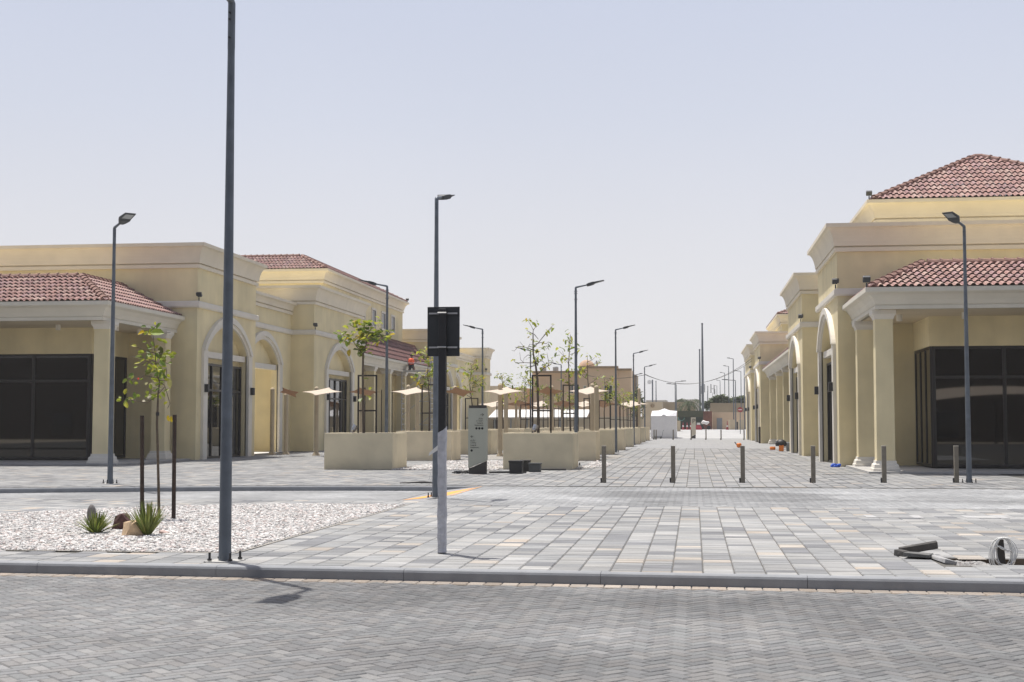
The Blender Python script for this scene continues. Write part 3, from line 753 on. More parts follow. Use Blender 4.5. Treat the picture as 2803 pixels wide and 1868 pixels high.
put_lamp((-5.43, 15.5, 0), math.atan2(-1, -.12), 'nearest and tallest grey street lamp, its head cut off by the top of the photo', True)
put_lamp((-5.55, 29.28, 0), math.atan2(1., .06), 'grey street lamp standing right behind the black road sign', sc=.985)
put_lamp((-15.41, 34.87, 0), math.atan2(-.70, .71), 'grey street lamp in front of the left building corner column', sc=1.035)
put_lamp((7.33, 38.34, 0), math.atan2(-.83, -.55), 'grey street lamp in front of the dark right storefront beside the bollards', sc=1.05)
for i, (x, y) in enumerate(((-4.47, 52.3), (-4.3, 76.3), (-4.45, 102.5), (-4.5, 127.))):
    put_lamp((x, y, 0), 0., ['grey street lamp beside the nearest right planter, arm pointing right', 'second grey street lamp of the row along the shopping street', 'third grey street lamp of the row along the shopping street', 'fourth grey street lamp of the row, carrying a sagging cable'][i], sc=1.03)
for i, (x, y) in enumerate(((-11.55, 50.9), (-11.6, 75.), (-11.6, 97.5), (-11.7, 121.5))):
    put_lamp((x, y, 0), PI, ['grey street lamp rising from behind the leftmost planter, arm pointing left', 'grey street lamp with arm pointing left, just right of the black sign', 'grey street lamp with arm pointing left, seen through the twiggy tree', 'small grey street lamp with arm pointing left, before the tan house'][i], sc=1.03)
# distant lamps and masts
def far_lamp(x, y, h, label, arm=-1.2, r=.085, z0=.85):
    t = thing('distant_street_lamp', label, 'street lamp', (x, y, z0), 'far street lamps on the horizon')
    mb = MB(); mb.tube([(x, y, z0), (x, y, h)], [r, r * .6], 8); mb.build('pole', M['galv'], t)
    mb = MB(); s = -1 if arm < 0 else 1; mb.tube([(x, y, h), (x + arm, y, h + .12)], .035, 6); mb.box(x + arm * .55, y - .15, h + .08, x + arm, y + .15, h + .15); mb.build('arm', M['head'], t)
ly = [180, 204, 231, 271, 309, 338, 379]
for i, y in enumerate(ly):
    far_lamp(5.1, y, 10.0, ['tallest of the far lamp posts behind the right wall', 'second tallest far lamp post behind the right wall', 'third far lamp post behind the right wall', 'fourth far lamp post above the bushes', 'fifth far lamp post above the bushes', 'sixth far lamp post, small above the brown wall', 'farthest and smallest lamp post above the brown wall'][i], arm=-.8)
for (px, py, Y, arm, lab) in ((1848, 1046, 165, 1.3, 'far lamp post with arm to the right, behind the white wrapped box'), (1851, 1053, 172, -1.2, 'far lamp post with arm to the left, behind the white wrapped box'), (2013, 1042, 165, -1.6, 'far lamp post rising beside the no entry sign, arm to the left'), (2028, 1017, 190, -.9, 'thin pale far lamp post close to the right building'), (1741, 1026, 150, .7, 'far lamp post with double arm behind the cable post')):
    p = at(px, py, Y); far_lamp(p.x, Y, p.z, lab, arm, r=.075)
for (px, py, Y, r, lab, nm) in ((1922, 889, 190, .19, 'tall bare grey mast in the middle distance, the taller of two', 'mast'), (1915, 960, 205, .16, 'shorter bare grey mast standing left of the tall one', 'mast'), (1795.6, 1047, 190, .09, 'thin bare pole behind the beige end wall', 'mast'), (2037, 1008, 180, .08, 'thin pole carrying cables beside the right building', 'mast')):
    p = at(px, py, Y); mb = MB(); mb.tube([(p.x, Y, .8), (p.x, Y, p.z * .7), (p.x, Y, p.z)], [r, r * .8, r * .55], 10); mb.box(p.x - r * .7, Y - r * .7, p.z, p.x + r * .7, Y + r * .7, p.z + .2)
    tag(mb.build(nm, M['galv']), lab, 'mast')
p = at(1786, 1040, 230); t = thing('floodlight_mast', 'thin mast with a round dish head behind the beige end wall', 'mast', (p.x, 230, .8))
mb = MB(); mb.tube([(p.x, 230, .8), (p.x, 230, p.z)], .12, 8); mb.build('pole', M['galv'], t)
mb = MB(); mb.tube([(p.x - .5, 229.8, p.z - .4), (p.x - .5, 230, p.z - .4)], .36, 14); mb.build('dish', M['whiteplastic'], t)
p = at(1937, 1072, 420); t = thing('telecom_tower', 'slim telecom tower topped with antenna panels on the horizon', 'tower', (p.x, 420, .5))
mb = MB(); mb.tube([(p.x, 420, .5), (p.x, 420, p.z)], .16, 8); mb.build('mast', M['galv'], t)
for a in range(5):
    mb = MB(); mb.box(p.x - 2.0 + a * .95, 419.7, p.z - .8 + .5 * (a % 2), p.x - 1.7 + a * .95, 420.1, p.z + 1.7 + .5 * (a % 2)); mb.build('antenna_panel', M['grey'], t)

# ------------------------------------------------------------------ road sign seen from behind
t = thing('road_sign', 'black square road sign seen from behind, its lower post wrapped in white', 'road sign', (-3.12, 16.79, 0))
sx, sy = -3.10, 16.79
mb = MB(); mb.tube([(sx, sy, .0), (sx, sy, 3.03)], .046, 4, sq=True); mb.build('post', M['black'], t, bevel=.008)
mb = MB(); mb.box(sx - .205, sy + .055, 2.44, sx + .205, sy + .062, 3.06); mb.build('sign_plate', M['signback'], t, bevel=.002)
for z in (2.55, 2.975):
    mb = MB(); mb.box(sx - .185, sy + .03, z - .018, sx + .185, sy + .054, z + .018); mb.box(sx - .19, sy + .036, z - .006, sx + .19, sy + .0538, z + .006)
    b = mb.build('bracket', M['signback'], t)
    for (qa, qb) in ((-.18, -.055), (.055, .18)):
        mb = MB(); mb.box(sx + qa, sy + .026, z - .010, sx + qb, sy + .0298, z + .010); mb.build('rail', M['alu'], b)
    mb = MB(); mb.tube([(sx - .055, sy - .055, z), (sx + .055, sy - .055, z)], .010, 6); mb.build('clamp', M['alu'], b)
mb = MB(); rw = random.Random(2); n = 26; rings = []
for i in range(n + 1):
    z = .012 + i * 1.50 / n
    for j in range(12):
        a = 2 * PI * j / 12 + .26; sq = 1 / max(abs(math.cos(a)), abs(math.sin(a))) ; sq = min(sq, 1.25)
        r = .053 * sq * (1 + rw.uniform(-.06, .08)) * (1.13 if i in (8, 9) else 1.0)
        zz = z + (.05 * math.cos(a) + rw.uniform(-.01, .01) if i == n else 0)
        rings.append((sx + r * math.cos(a), sy + r * math.sin(a), zz))
mb.add(rings, [(i * 12 + j, i * 12 + (j + 1) % 12, i * 12 + 12 + (j + 1) % 12, i * 12 + 12 + j) for i in range(n) for j in range(12)])
w = mb.build('protective_wrap', M['wrap'], t)
mb = MB(); mb.add([(sx - .05, sy - .06, 1.33), (sx - .15, sy - .08, 1.24), (sx - .16, sy - .07, 1.20), (sx - .05, sy - .055, 1.27), (sx - .05, sy - .045, 1.33), (sx - .15, sy - .065, 1.24), (sx - .16, sy - .055, 1.20), (sx - .05, sy - .045, 1.27)],
       [(0, 1, 2, 3), (7, 6, 5, 4), (0, 4, 5, 1), (1, 5, 6, 2), (2, 6, 7, 3), (3, 7, 4, 0)]); mb.build('loose_tape', M['whiteplastic'], w)

# ------------------------------------------------------------------ leaves and trees
def leaf(mb, p, d, L, W, col, r, droop=.25, ref=None):
    d = d.normalized(); sd = d.cross(ref or Vector((r.uniform(-.5, .5), r.uniform(-.5, .5), 1))).normalized(); n = sd.cross(d)
    def q(t, w, h): return p + d * (L * t) + sd * (W * w) + n * (h * W) + Vector((0, 0, -droop * L * t * t))
    vs = [q(0, 0, 0), q(.3, -.42, .18), q(.3, .42, .18), q(.38, 0, 0), q(.72, -.4, .15), q(.72, .4, .15), q(.8, 0, 0), q(1, 0, -.05)]
    mb.add(vs, [(0, 3, 1), (0, 2, 3), (1, 3, 6, 4), (3, 2, 5, 6), (4, 6, 7), (6, 5, 7)], col)
LEAFC = [(.24, .28, .03), (.17, .225, .03), (.30, .32, .035), (.10, .15, .025), (.20, .245, .025), (.34, .335, .04)]
def lcol(r, extra=.06):
    if r.random() < extra: return (.38, .28, .02)
    c = r.choice(LEAFC); k = r.uniform(.75, 1.2); return tuple(q * k for q in c)
def grow_tree(name, label, base, branches, leaf_at, r, L=(.16, .26), group=None, tr=.035, cat='tree', drop=.3, lw=.55):
    """branches: list of (points, r0, r1); leaf_at: list of (point, count, spread)"""
    t = thing(name, label, cat, base, group)
    mb = MB()
    for pts, r0, r1 in branches:
        n = len(pts); mb.tube(pts, [r0 + (r1 - r0) * i / (n - 1) for i in range(n)], 6)
    mb.build('trunk', M['bark'], t)
    mb = MB()
    for p, n, sp in leaf_at:
        for _ in range(n):
            q = Vector(p) + Vector((r.gauss(0, sp), r.gauss(0, sp), r.gauss(0, sp * .8))); d = Vector((r.uniform(-1, 1), r.uniform(-1, 1), r.uniform(-.7, .6)))
            l = r.uniform(*L); leaf(mb, q, d, l, l * lw, lcol(r), r, drop)
    mb.build('crown', M['leaf'], t, recalc=False, attr=True)
    return t
def traced(path, fx, Y, r, wob=.0):
    """polyline given in zoom coordinates; depth added so that the limb leans out of the plane"""
    out = []; dy = r.uniform(-.35, .35)
    for i, (u, v) in enumerate(path):
        p = fx(u, v, Y); k = i / max(1, len(path) - 1); out.append(p + Vector((0, dy * k, 0)))
    return out
def zoomfx(ox, oy, s): return lambda u, v, Y: at(ox + u * s, oy + v * s, Y)
GP = 'young trees in the plaza planters'
PZ = 1.17
# tree in the nearest left planter
r = random.Random(5); fx = zoomfx(820, 820, .2424); Y = 47.7; b = fx(725, 1500, Y); b.z = PZ
T = lambda pth: traced(pth, fx, Y, r)
trunk = [b, fx(716, 1200, Y), fx(714, 850, Y), fx(718, 620, Y)]
br = [(trunk, .05, .035)]; lf = []
for pth in ([(718, 620), (690, 590), (640, 530), (600, 470), (530, 430), (480, 400)], [(640, 530), (665, 480), (690, 400), (650, 330), (630, 270)], [(718, 620), (735, 570), (745, 500), (742, 400), (740, 280)], [(745, 500), (790, 450), (850, 400), (825, 260)], [(850, 420), (920, 420), (980, 400), (1015, 372)], [(742, 450), (700, 400), (700, 350)], [(745, 500), (800, 470), (880, 470)]):
    P_ = T(pth); br.append((P_, .022, .006))
    for q in P_[1:]: lf.append((q, 5, .13))
for (u, v, n) in ((630, 270, 6), (730, 285, 8), (820, 280, 8), (580, 350, 6), (490, 395, 5), (860, 400, 7), (700, 400, 6), (790, 380, 9), (740, 560, 5), (790, 620, 3), (510, 445, 3), (890, 365, 5), (850, 460, 5), (760, 1070, 4), (780, 900, 1)): lf.append((fx(u, v, Y) + Vector((0, r.uniform(-.3, .3), 0)), n, .10))
grow_tree('young_tree', 'round leafy yellow-green young tree in the nearest left planter', b, br, lf, r, (.17, .27), GP, lw=.85, drop=.1)
# twiggy tree in the nearest right planter
r = random.Random(8); fx = zoomfx(1400, 860, .1148); Y = 48.9; b = at(1473.5, 1190, Y); b.z = PZ
T = lambda pth: traced(pth, fx, Y, r)
br = [([b, at(1473, 1110, Y), fx(620, 1560, Y), fx(580, 1240, Y), fx(520, 950, Y), fx(515, 700, Y), fx(515, 450, Y)], .052, .018)]; lf = []
for pth in ([(515, 450), (525, 380), (470, 270), (400, 150)], [(525, 380), (550, 320), (610, 270)], [(515, 480), (430, 430), (370, 390)], [(535, 800), (660, 660), (830, 430), (940, 310), (1010, 235)], [(660, 660), (880, 420), (990, 350)], [(530, 870), (440, 830), (310, 790), (210, 665)], [(500, 850), (380, 800), (420, 710), (500, 720)], [(310, 795), (170, 770), (80, 890), (20, 870)], [(530, 860), (640, 900), (650, 1030)], [(560, 720), (700, 680), (830, 710), (880, 660), (890, 780), (820, 850)], [(530, 1170), (410, 1165), (300, 1160), (220, 1090), (200, 920)], [(300, 1160), (110, 1170), (20, 1070)], [(560, 1230), (400, 1260), (340, 1380)], [(600, 1200), (680, 1120), (740, 1130), (850, 1260)], [(630, 1430), (780, 1290), (950, 1210), (1010, 1140), (960, 1050)], [(850, 1260), (900, 1180), (870, 1020), (860, 930)], [(480, 1000), (400, 980), (320, 1060), (310, 1130)], [(560, 1230), (480, 1260), (440, 1380)], [(540, 480), (640, 600), (640, 610)], [(600, 1190), (570, 1080), (560, 1030)]):
    br.append((T(pth), .014, .005))
for (u, v, n) in ((395, 150, 5), (540, 195, 2), (600, 240, 4), (375, 400, 4), (860, 400, 3), (980, 350, 2), (990, 240, 1), (500, 640, 5), (350, 810, 3), (310, 730, 1), (500, 770, 4), (820, 750, 5), (840, 660, 3), (820, 830, 3), (790, 980, 3), (860, 930, 1), (670, 910, 3), (680, 1000, 3), (590, 1080, 5), (650, 1110, 4), (390, 1110, 3), (270, 1270, 5), (340, 1360, 6), (440, 1370, 3), (720, 1180, 4), (720, 1250, 5), (860, 1170, 4), (830, 1270, 4), (960, 1080, 2), (60, 1100, 2), (380, 930, 2), (200, 1200, 2), (560, 880, 4), (1000, 1140, 2), (120, 830, 1), (470, 560, 1)):
    lf.append((fx(u, v, Y) + Vector((0, r.uniform(-.3, .3), 0)), n, .05))
for (u, v) in ((560, 1640), (1560, 1600)): lf.append((at(1470, 1055, Y), 6, .12))
grow_tree('young_tree', 'sparse twiggy tree with few leaves in the nearest right planter, tallest of the planter trees', b, br, lf, r, (.12, .22), GP, lw=.55, drop=.15)
# generic planter trees
def rand_tree(label, x, y, h, r, spread=.8, n=9, leaves=4, lean=0., fork=.45, L=(.16, .27), tw=1.):
    b = Vector((x, y, PZ)); top = Vector((x + lean, y, h)); tr = [b, b.lerp(top, .35) + Vector((r.uniform(-.05, .05), 0, 0)), b.lerp(top, .7) + Vector((r.uniform(-.1, .1), r.uniform(-.1, .1), 0)), top]
    br = [(tr, .045, .01)]; lf = [(top, leaves + 2, .12)]
    for i in range(n):
        k = fork + (1 - fork) * i / n * .95; o = b.lerp(top, k); a = r.uniform(0, 2 * PI); l = spread * r.uniform(.55, 1.) * (1.15 - .5 * k)
        e = o + Vector((math.cos(a) * l, math.sin(a) * l, l * r.uniform(.35, .9))); mid = o.lerp(e, .5) + Vector((0, 0, -.06))
        br.append(([o, mid, e], .016, .005)); lf += [(mid, leaves // 2, .12), (e, leaves, .13), (o.lerp(e, .8), leaves, .15)]
        e2 = mid + Vector((r.uniform(-.3, .3), r.uniform(-.3, .3), r.uniform(.05, .3))); br.append(([mid, e2], .009, .004)); lf.append((e2, leaves, .11))
    return grow_tree('young_tree', label, b, br, lf, r, L, GP)
PR = [47.7 + 11.65 * k for k in range(8)]       # planter rows
ORD = ['nearest', 'second', 'third', 'fourth', 'fifth', 'sixth', 'seventh', 'farthest']
rt = random.Random(31)
hR = [None, 5.55, 5.2, 4.35, 4.4, 4.0, 4.2, 4.0]; hL = [None, 5.0, 4.7, 4.5, 4.9, 4.4, 4.3, 4.2]
KR = {1: 'slim tree with yellowish top leaves', 2: 'bare-forked young tree', 3: 'thin dark-leaved young tree', 4: 'bushy low young tree', 5: 'small green young tree', 6: 'small dense young tree', 7: 'tiny young tree'}
KL = {1: 'thin tall-stemmed young tree half hidden by the black sign', 2: 'wide forked green young tree behind the wayfinding totem', 3: 'round-topped young tree just right of the totem', 4: 'young tree in front of the tan house', 5: 'young tree seen through the twiggy tree', 6: 'young tree far down the left row', 7: 'last young tree of the left row'}
for k in range(1, 8):
    rand_tree('%s in the %s right-hand planter' % (KR[k], ORD[k]), -5.42, PR[k] + 1.2, hR[k], rt, .70 if k != 2 else 1.0, 8, 3 if k != 2 else 2, lean=-.15 if k == 2 else 0, fork=.5)
    rand_tree('%s, %s left-hand planter' % (KL[k], ORD[k]), -11.62, PR[k] + .38, hL[k], rt, .95, 9, 4, fork=.5)
# support frames
def make_frame(h=2.2, w=.66):
    t = thing('tree_guard', '-', 'tree guard', (0, 0, 0), 'steel tree guards in the planters'); s = .028
    for x in (-w / 2, w / 2):
        mb = MB(); mb.box(x - s, -s, 0, x + s, s, h - s); mb.build('upright', M['frame_steel'], t)
    for z in (h, h * .42):
        mb = MB(); a = w / 2 + s if z == h else w / 2 - s - .001; mb.box(-a, -s, z - s, a, s, z + s); mb.build('crossbar', M['frame_steel'], t)
    return t
fr0 = make_frame(); first = True
for k in range(8):
    for (x, side, h) in ((-5.42, 'right', [3.32, 3.3, 2.92, 3.0, 2.9, 2.9, 2.9, 2.9]), (-11.6, 'left', [3.32, 3.32, 2.92, 2.9, 2.9, 2.9, 2.9, 2.9])):
        o = fr0 if first else copy_tree(fr0); first = False
        hh = h[k] - 1.15
        o.location = (x if side == 'right' else -11.62, PR[k] + 1.25 - (0 if side == 'right' else .85), PZ - .02); o.scale = (1, 1, hh / 2.2)
        o['label'] = 'dark steel frame guarding the tree in the %s %s-hand planter' % (ORD[k], side)
# planters
def make_planter(m, w=2.44, dp=2.4, h=1.27):
    t = thing('planter', '-', 'planter', (0, 0, 0), 'tan rendered planters')
    mb = MB(); a, b = w / 2, dp; k = .12
    O = [(-a, 0), (a, 0), (a, b), (-a, b)]; I = [(-a + k, k), (a - k, k), (a - k, b - k), (-a + k, b - k)]
    vs = [(x, y, 0) for x, y in O] + [(x, y, h) for x, y in O] + [(x, y, h) for x, y in I] + [(x, y, h - .15) for x, y in I]
    fs = [(3, 2, 1, 0)] + [(j, (j + 1) % 4, 4 + (j + 1) % 4, 4 + j) for j in range(4)] + [(4 + j, 4 + (j + 1) % 4, 8 + (j + 1) % 4, 8 + j) for j in range(4)] + [(8 + j, 8 + (j + 1) % 4, 12 + (j + 1) % 4, 12 + j) for j in range(4)] + [(12, 13, 14, 15)]
    mb.add(vs, fs); mb.build('planter_box', m, t, bevel=.012)
    mb = MB(); mb.box(-a + k + .002, k + .002, h - .149, a - k - .002, b - k - .002, h - .10); mb.build('soil', M['soil'], t)
    return t
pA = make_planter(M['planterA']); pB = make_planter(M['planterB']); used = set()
for k in range(8):
    for x, side in ((-5.42, 'right'), (-11.62, 'left')):
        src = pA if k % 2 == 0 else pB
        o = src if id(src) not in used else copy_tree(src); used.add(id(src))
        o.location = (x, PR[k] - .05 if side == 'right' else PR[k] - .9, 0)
        o['label'] = '%s tan planter, %s of the %s-hand row of planters' % ('dull' if k % 2 == 0 else 'bounce-toned', ORD[k], side)
# uplights
def make_uplight():
    t = thing('uplight', '-', 'spotlight', (0, 0, 0), 'small metal uplights in the planters')
    mb = MB(); mb.tube([(0, 0, 0), (0, 0, .16)], .025, 8); mb.build('stem', M['chrome'], t)
    mb = MB(); d = Vector((.12, .05, .3)).normalized(); p = Vector((0, 0, .14)); mb.tube([p, p + d * .06, p + d * .10, p + d * .11, p + d * .26], [.06, .085, .085, .10, .105], 12); mb.build('lamp_body', M['chrome'], t)
    return t
u0 = make_uplight()
for i, (x, y, lab) in enumerate(((-11.95, 47.3, 'small silver uplight on the nearest left planter'), (-5.65, 48.4, 'small silver uplight on the nearest right planter beside the trunk'), (-5.2, 72.2, 'small silver uplight on the third right planter'), (-5.25, 60.6, 'small silver uplight on the second right planter'), (-11.3, 59.9, 'small silver uplight on the second left planter'))):
    o = u0 if i == 0 else copy_tree(u0); o.location = (x, y, 1.17); o['label'] = lab

# ------------------------------------------------------------------ front sapling, stakes, agaves, rocks
r = random.Random(12); fx = zoomfx(300, 880, .17857); Y = 22.2; b = gp(435, 1419); b = Vector((at(435, 1419, Y).x, Y, 0.0))
T = lambda pth: traced(pth, fx, Y, r)
t = thing('sapling', 'thin sapling with sparse yellow-green leaves staked in the pebble bed', 'tree', b)
mb = MB()
mb.tube([b, at(434, 1340, Y), at(432, 1250, Y), fx(725, 1568, Y), fx(735, 1350, Y), fx(745, 1100, Y), fx(770, 930, Y), fx(740, 860, Y), fx(705, 620, Y), fx(690, 400, Y), fx(655, 150, Y)], [.028, .024, .022, .021, .019, .016, .014, .012, .010, .008, .004], 7)
for pth in ([(745, 1110), (640, 1130), (560, 1160)], [(760, 900), (860, 915), (850, 760), (825, 700)], [(740, 870), (620, 850), (500, 830), (440, 890), (330, 880), (290, 900)], [(735, 1130), (850, 1050), (940, 1000)], [(705, 620), (600, 570), (450, 550)], [(695, 450), (800, 500), (960, 545)], [(690, 480), (580, 460), (430, 380)], [(655, 200), (560, 190), (430, 210)], [(660, 200), (760, 190), (890, 160)], [(655, 130), (700, 50)], [(720, 650), (600, 640), (480, 660)], [(770, 930), (830, 980), (900, 1260), (850, 1330)], [(740, 1140), (600, 1250), (450, 1220), (330, 1180), (290, 1250)], [(720, 640), (870, 640), (940, 660)]):
    mb.tube(T(pth), [.009] + [.0065] * (len(pth) - 2) + [.004], 5)
mb.build('trunk', M['bark'], t)
mb = MB()
YEL = (.55, .40, .01)
for (u, v, L, a, c) in ((600, 175, 130, 185, YEL), (640, 100, 90, 170, None), (660, 110, 120, 60, None), (690, 190, 210, 5, None), (700, 60, 60, 80, None), (500, 400, 90, 160, None), (560, 450, 100, 200, None), (560, 460, 80, -10, None), (650, 325, 60, 180, None), (700, 420, 80, 40, None), (690, 410, 70, 180, None), (770, 380, 130, -75, (.07, .08, .015)), (740, 480, 170, -70, (.07, .075, .015)), (560, 565, 130, 165, None), (560, 570, 110, 0, None), (540, 580, 80, 200, None), (810, 510, 110, 0, None), (900, 490, 100, 5, None), (920, 560, 75, 20, None), (560, 640, 90, 200, None), (600, 680, 90, -150, None), (640, 760, 120, 200, (.09, .10, .02)), (830, 630, 110, -20, None), (840, 760, 110, -110, None), (780, 800, 90, -50, None), (680, 870, 80, 0, None), (310, 860, 130, 25, None), (290, 895, 110, 195, None), (350, 910, 75, -35, None), (470, 900, 50, 30, None), (330, 1080, 90, -80, None), (300, 1130, 100, 75, None), (300, 1185, 60, 180, None), (300, 1190, 90, 5, None), (260, 1230, 110, -50, None), (900, 870, 130, -80, (.35, .33, .12)), (790, 930, 60, 0, None), (870, 1280, 70, 50, None), (640, 1130, 90, 10, None), (620, 980, 70, 30, (.4, .38, .2)), (660, 965, 100, -15, (.45, .42, .25)), (700, 1050, 90, 100, None), (940, 1440, 90, -60, YEL), (960, 1450, 80, -80, (.45, .34, .02)), (590, 1130, 90, 200, (.45, .42, .3)), (440, 1215, 60, 0, (.5, .47, .35)), (740, 480, 70, 20, (.45, .42, .25)), (690, 500, 60, 0, (.45, .42, .25)), (560, 780, 90, 160, None), (480, 700, 60, 190, None)):
    p = fx(u, v, Y) + Vector((0, r.uniform(-.25, .25), 0)); a = math.radians(a); d = Vector((math.cos(a), r.uniform(-.5, .5), math.sin(a)))
    leaf(mb, p, d, L * .00128, L * .00128 * .6, c or lcol(r, 0), r, .12, Vector((r.uniform(-.4, .4), -1, r.uniform(.1, .9))))
for _ in range(85):
    u, v = r.choice(((640, 130), (690, 300), (700, 420), (600, 470), (520, 560), (620, 570), (850, 510), (930, 540), (560, 650), (700, 640), (860, 640), (830, 740), (780, 800), (340, 870), (420, 900), (650, 880), (830, 930), (690, 1000), (720, 1080), (640, 1130), (320, 1150), (300, 1220), (760, 700), (730, 520)))
    p = fx(u + r.gauss(0, 28), v + r.gauss(0, 28), Y) + Vector((0, r.uniform(-.25, .25), 0)); a = r.uniform(0, 2 * PI)
    leaf(mb, p, Vector((math.cos(a), r.uniform(-.5, .5), math.sin(a) * .6)), r.uniform(.07, .13), r.uniform(.04, .075), lcol(r, .0), r, .15, Vector((r.uniform(-.4, .4), -1, r.uniform(.1, .9))))
mb.build('crown', M['leaf'], t, recalc=False, attr=True)
mb = MB()
for (u, v, s) in ((440, 880, .017),):
    p = fx(u, v, Y); mb.tube([p + Vector((0, 0, -s)), p + Vector((0, 0, -s * .4)), p + Vector((0, 0, s * .4)), p + Vector((0, 0, s))], [s * .5, s, s, s * .4], 7)
mb.build('flower', mat('red_flower', (.8, .08, .03), .6, .1), t)
mb = MB(); p = fx(735, 1420, Y); mb.tube([p + Vector((0, 0, -.03)), p + Vector((0, 0, .03))], .03, 8); mb.build('tie', M['black'], t)
for (px, py, top, lab) in ((389, 1412, 1138, 'left dark timber stake beside the thin sapling'), (475, 1423, 1136, 'right dark timber stake beside the thin sapling')):
    p = at(px, py, 22.1); p.z = 0; q = at(px + (0 if px < 400 else 3), top, 22.1); mb = MB(); mb.tube([p, p.lerp(q, .5), q], [.036, .034, .035], 9)
    tag(mb.build('stake', M['stake'], smooth=False), lab, 'stake', 'timber stakes of the sapling')
def agave(label, x, y, r, n, L, up):
    t = thing('spiky_plant', label, 'plant', (x, y, 0), 'spiky rosette plants'); mb = MB()
    for i in range(n):
        a = r.uniform(0, 2 * PI); e = r.uniform(.45, 1.5) if not up else r.uniform(.85, 1.54); l = L * r.uniform(.75, 1.1); w = .017 * r.uniform(.8, 1.2)
        d = Vector((math.cos(a) * math.cos(e), math.sin(a) * math.cos(e), math.sin(e))); sd = d.cross(Vector((0, 0, 1))).normalized(); n_ = sd.cross(d); o = Vector((x, y, .0)) + Vector((math.cos(a), math.sin(a), 0)) * .03
        def q(t_, w_, h_): return o + d * l * t_ + sd * w_ * w + n_ * h_ * w + Vector((0, 0, -.10 * l * t_ * t_ * math.cos(e)))
        c = r.choice([(.13, .17, .03), (.16, .19, .04), (.09, .13, .025), (.20, .21, .05)]); k = r.uniform(.8, 1.2); c = tuple(z * k for z in c)
        vs = [q(0, -1, .3), q(0, 1, .3), q(0, 0, -.2), q(.35, -1.05, .4), q(.35, 1.05, .4), q(.35, 0, -.2), q(.7, -.6, .25), q(.7, .6, .25), q(.7, 0, -.1), q(1, 0, 0)]
        mb.add(vs, [(0, 2, 5, 3), (2, 1, 4, 5), (3, 5, 8, 6), (5, 4, 7, 8), (6, 8, 9), (8, 7, 9)], c)
    mb.build('leaves', M['agave'], t, recalc=False, attr=True)
ra = random.Random(21)
g_ = gp(262, 1462); agave('low spiky green rosette plant left of the dark rock', g_.x, g_.y, ra, 70, .36, False)
g_ = gp(403, 1468); agave('taller spiky green plant growing over the tan rock', g_.x, g_.y, ra, 105, .50, True)
def rock(name, label, px, py, sx, sy, sz, m, seed, ang=0., dz=0., smooth=False):
    g_ = gp(px, py); bm = bmesh.new(); rr_ = random.Random(seed)
    if smooth: bmesh.ops.create_icosphere(bm, subdivisions=3, radius=1)
    else:
        for _ in range(26):
            q = Vector((rr_.gauss(0, 1), rr_.gauss(0, 1), rr_.gauss(0, 1))).normalized(); k = max(abs(q.x), abs(q.y), abs(q.z)); q = q / k * rr_.uniform(.72, 1.0); bm.verts.new(q)
        bmesh.ops.convex_hull(bm, input=bm.verts); bmesh.ops.subdivide_edges(bm, edges=bm.edges, cuts=2, use_grid_fill=True); bmesh.ops.triangulate(bm, faces=bm.faces)
    for v in bm.verts:
        j = .05 if smooth else .07
        v.co += Vector((mnoise.noise(v.co * 2.6 + Vector((seed, 0, 0))), mnoise.noise(v.co * 2.6 + Vector((0, seed, 0))), mnoise.noise(v.co * 2.6 + Vector((0, 0, seed))))) * j
        v.co = Vector((v.co.x * sx, v.co.y * sy, v.co.z * sz))
    bmesh.ops.rotate(bm, verts=bm.verts, cent=(0, 0, 0), matrix=Matrix.Rotation(ang, 3, 'Z'))
    me = bpy.data.meshes.new(name); bm.to_mesh(me); bm.free(); me.materials.append(m)
    o = bpy.data.objects.new(name, me); C.objects.link(o); o.location = (g_.x, g_.y + sy * .6, sz * .35 + dz); return tag(o, label, 'rock', 'rocks in the pebble bed')
rock('rock', 'tan angular rock at the foot of the taller spiky plant', 354, 1469, .185, .13, .15, M['rockA'], 4, .2, .03)
rock('rock', 'dark red-brown blocky rock between the two spiky plants', 328, 1452, .15, .13, .165, M['rockB'], 15, .3, .03)
rock('rock', 'smooth dark grey upright rock behind the low spiky plant', 247, 1430, .075, .07, .16, M['rockC'], 5, 0, .07, True)
rock('rock', 'small pale pink rock right of the taller spiky plant', 449, 1463, .08, .06, .045, mat('pink_rock', (.55, .42, .38), .9, .2, 9, .5), 6)

# ------------------------------------------------------------------ bollards
def make_bollard():
    t = thing('bollard', '-', 'bollard', (0, 0, 0), 'square taupe bollards across the street')
    mb = MB(); mb.tube([(0, 0, 0), (0, 0, .985)], .058, 4, sq=True); mb.build('post', M['bollard'], t, bevel=.008)
    mb = MB(); mb.box(-.06, -.06, .985, .06, .06, 1.0); mb.build('cap', M['bollcap'], t, bevel=.003)
    mb = MB(); mb.box(-.095, -.03, 0, -.059, .03, .13); mb.tube([(-.10, 0, .09), (-.055, 0, .09)], .022, 8); mb.build('hinge', M['bolt'], t)
    return t
b0 = make_bollard()
BX = [(1388, 'leftmost of the six near bollards'), (1547, 'second from left of the six near bollards'), (1707, 'third from left of the six near bollards'), (1869, 'near bollard in front of the right building arch'), (2032, 'near bollard in front of the right portico columns'), (2198, 'near bollard beside the right street lamp')]
for i, (u, lab) in enumerate(BX):
    g_ = gp(u * 1.1913, 1322); o = b0 if i == 0 else copy_tree(b0); o.location = (g_.x, g_.y, 0); o['label'] = 'square taupe post, ' + lab
FB = [(450, 'far bollard before the left end of the white box, leftmost'), (478, 'far bollard paired close beside the leftmost far one'), (705, 'far bollard at the right edge of the white wrapped box'), (942, 'far bollard left of the parking totem'), (1137, 'far bollard right of the parking totem'), (1335, 'far bollard in the open middle of the street end'), (1637, 'far bollard next to the right building')]
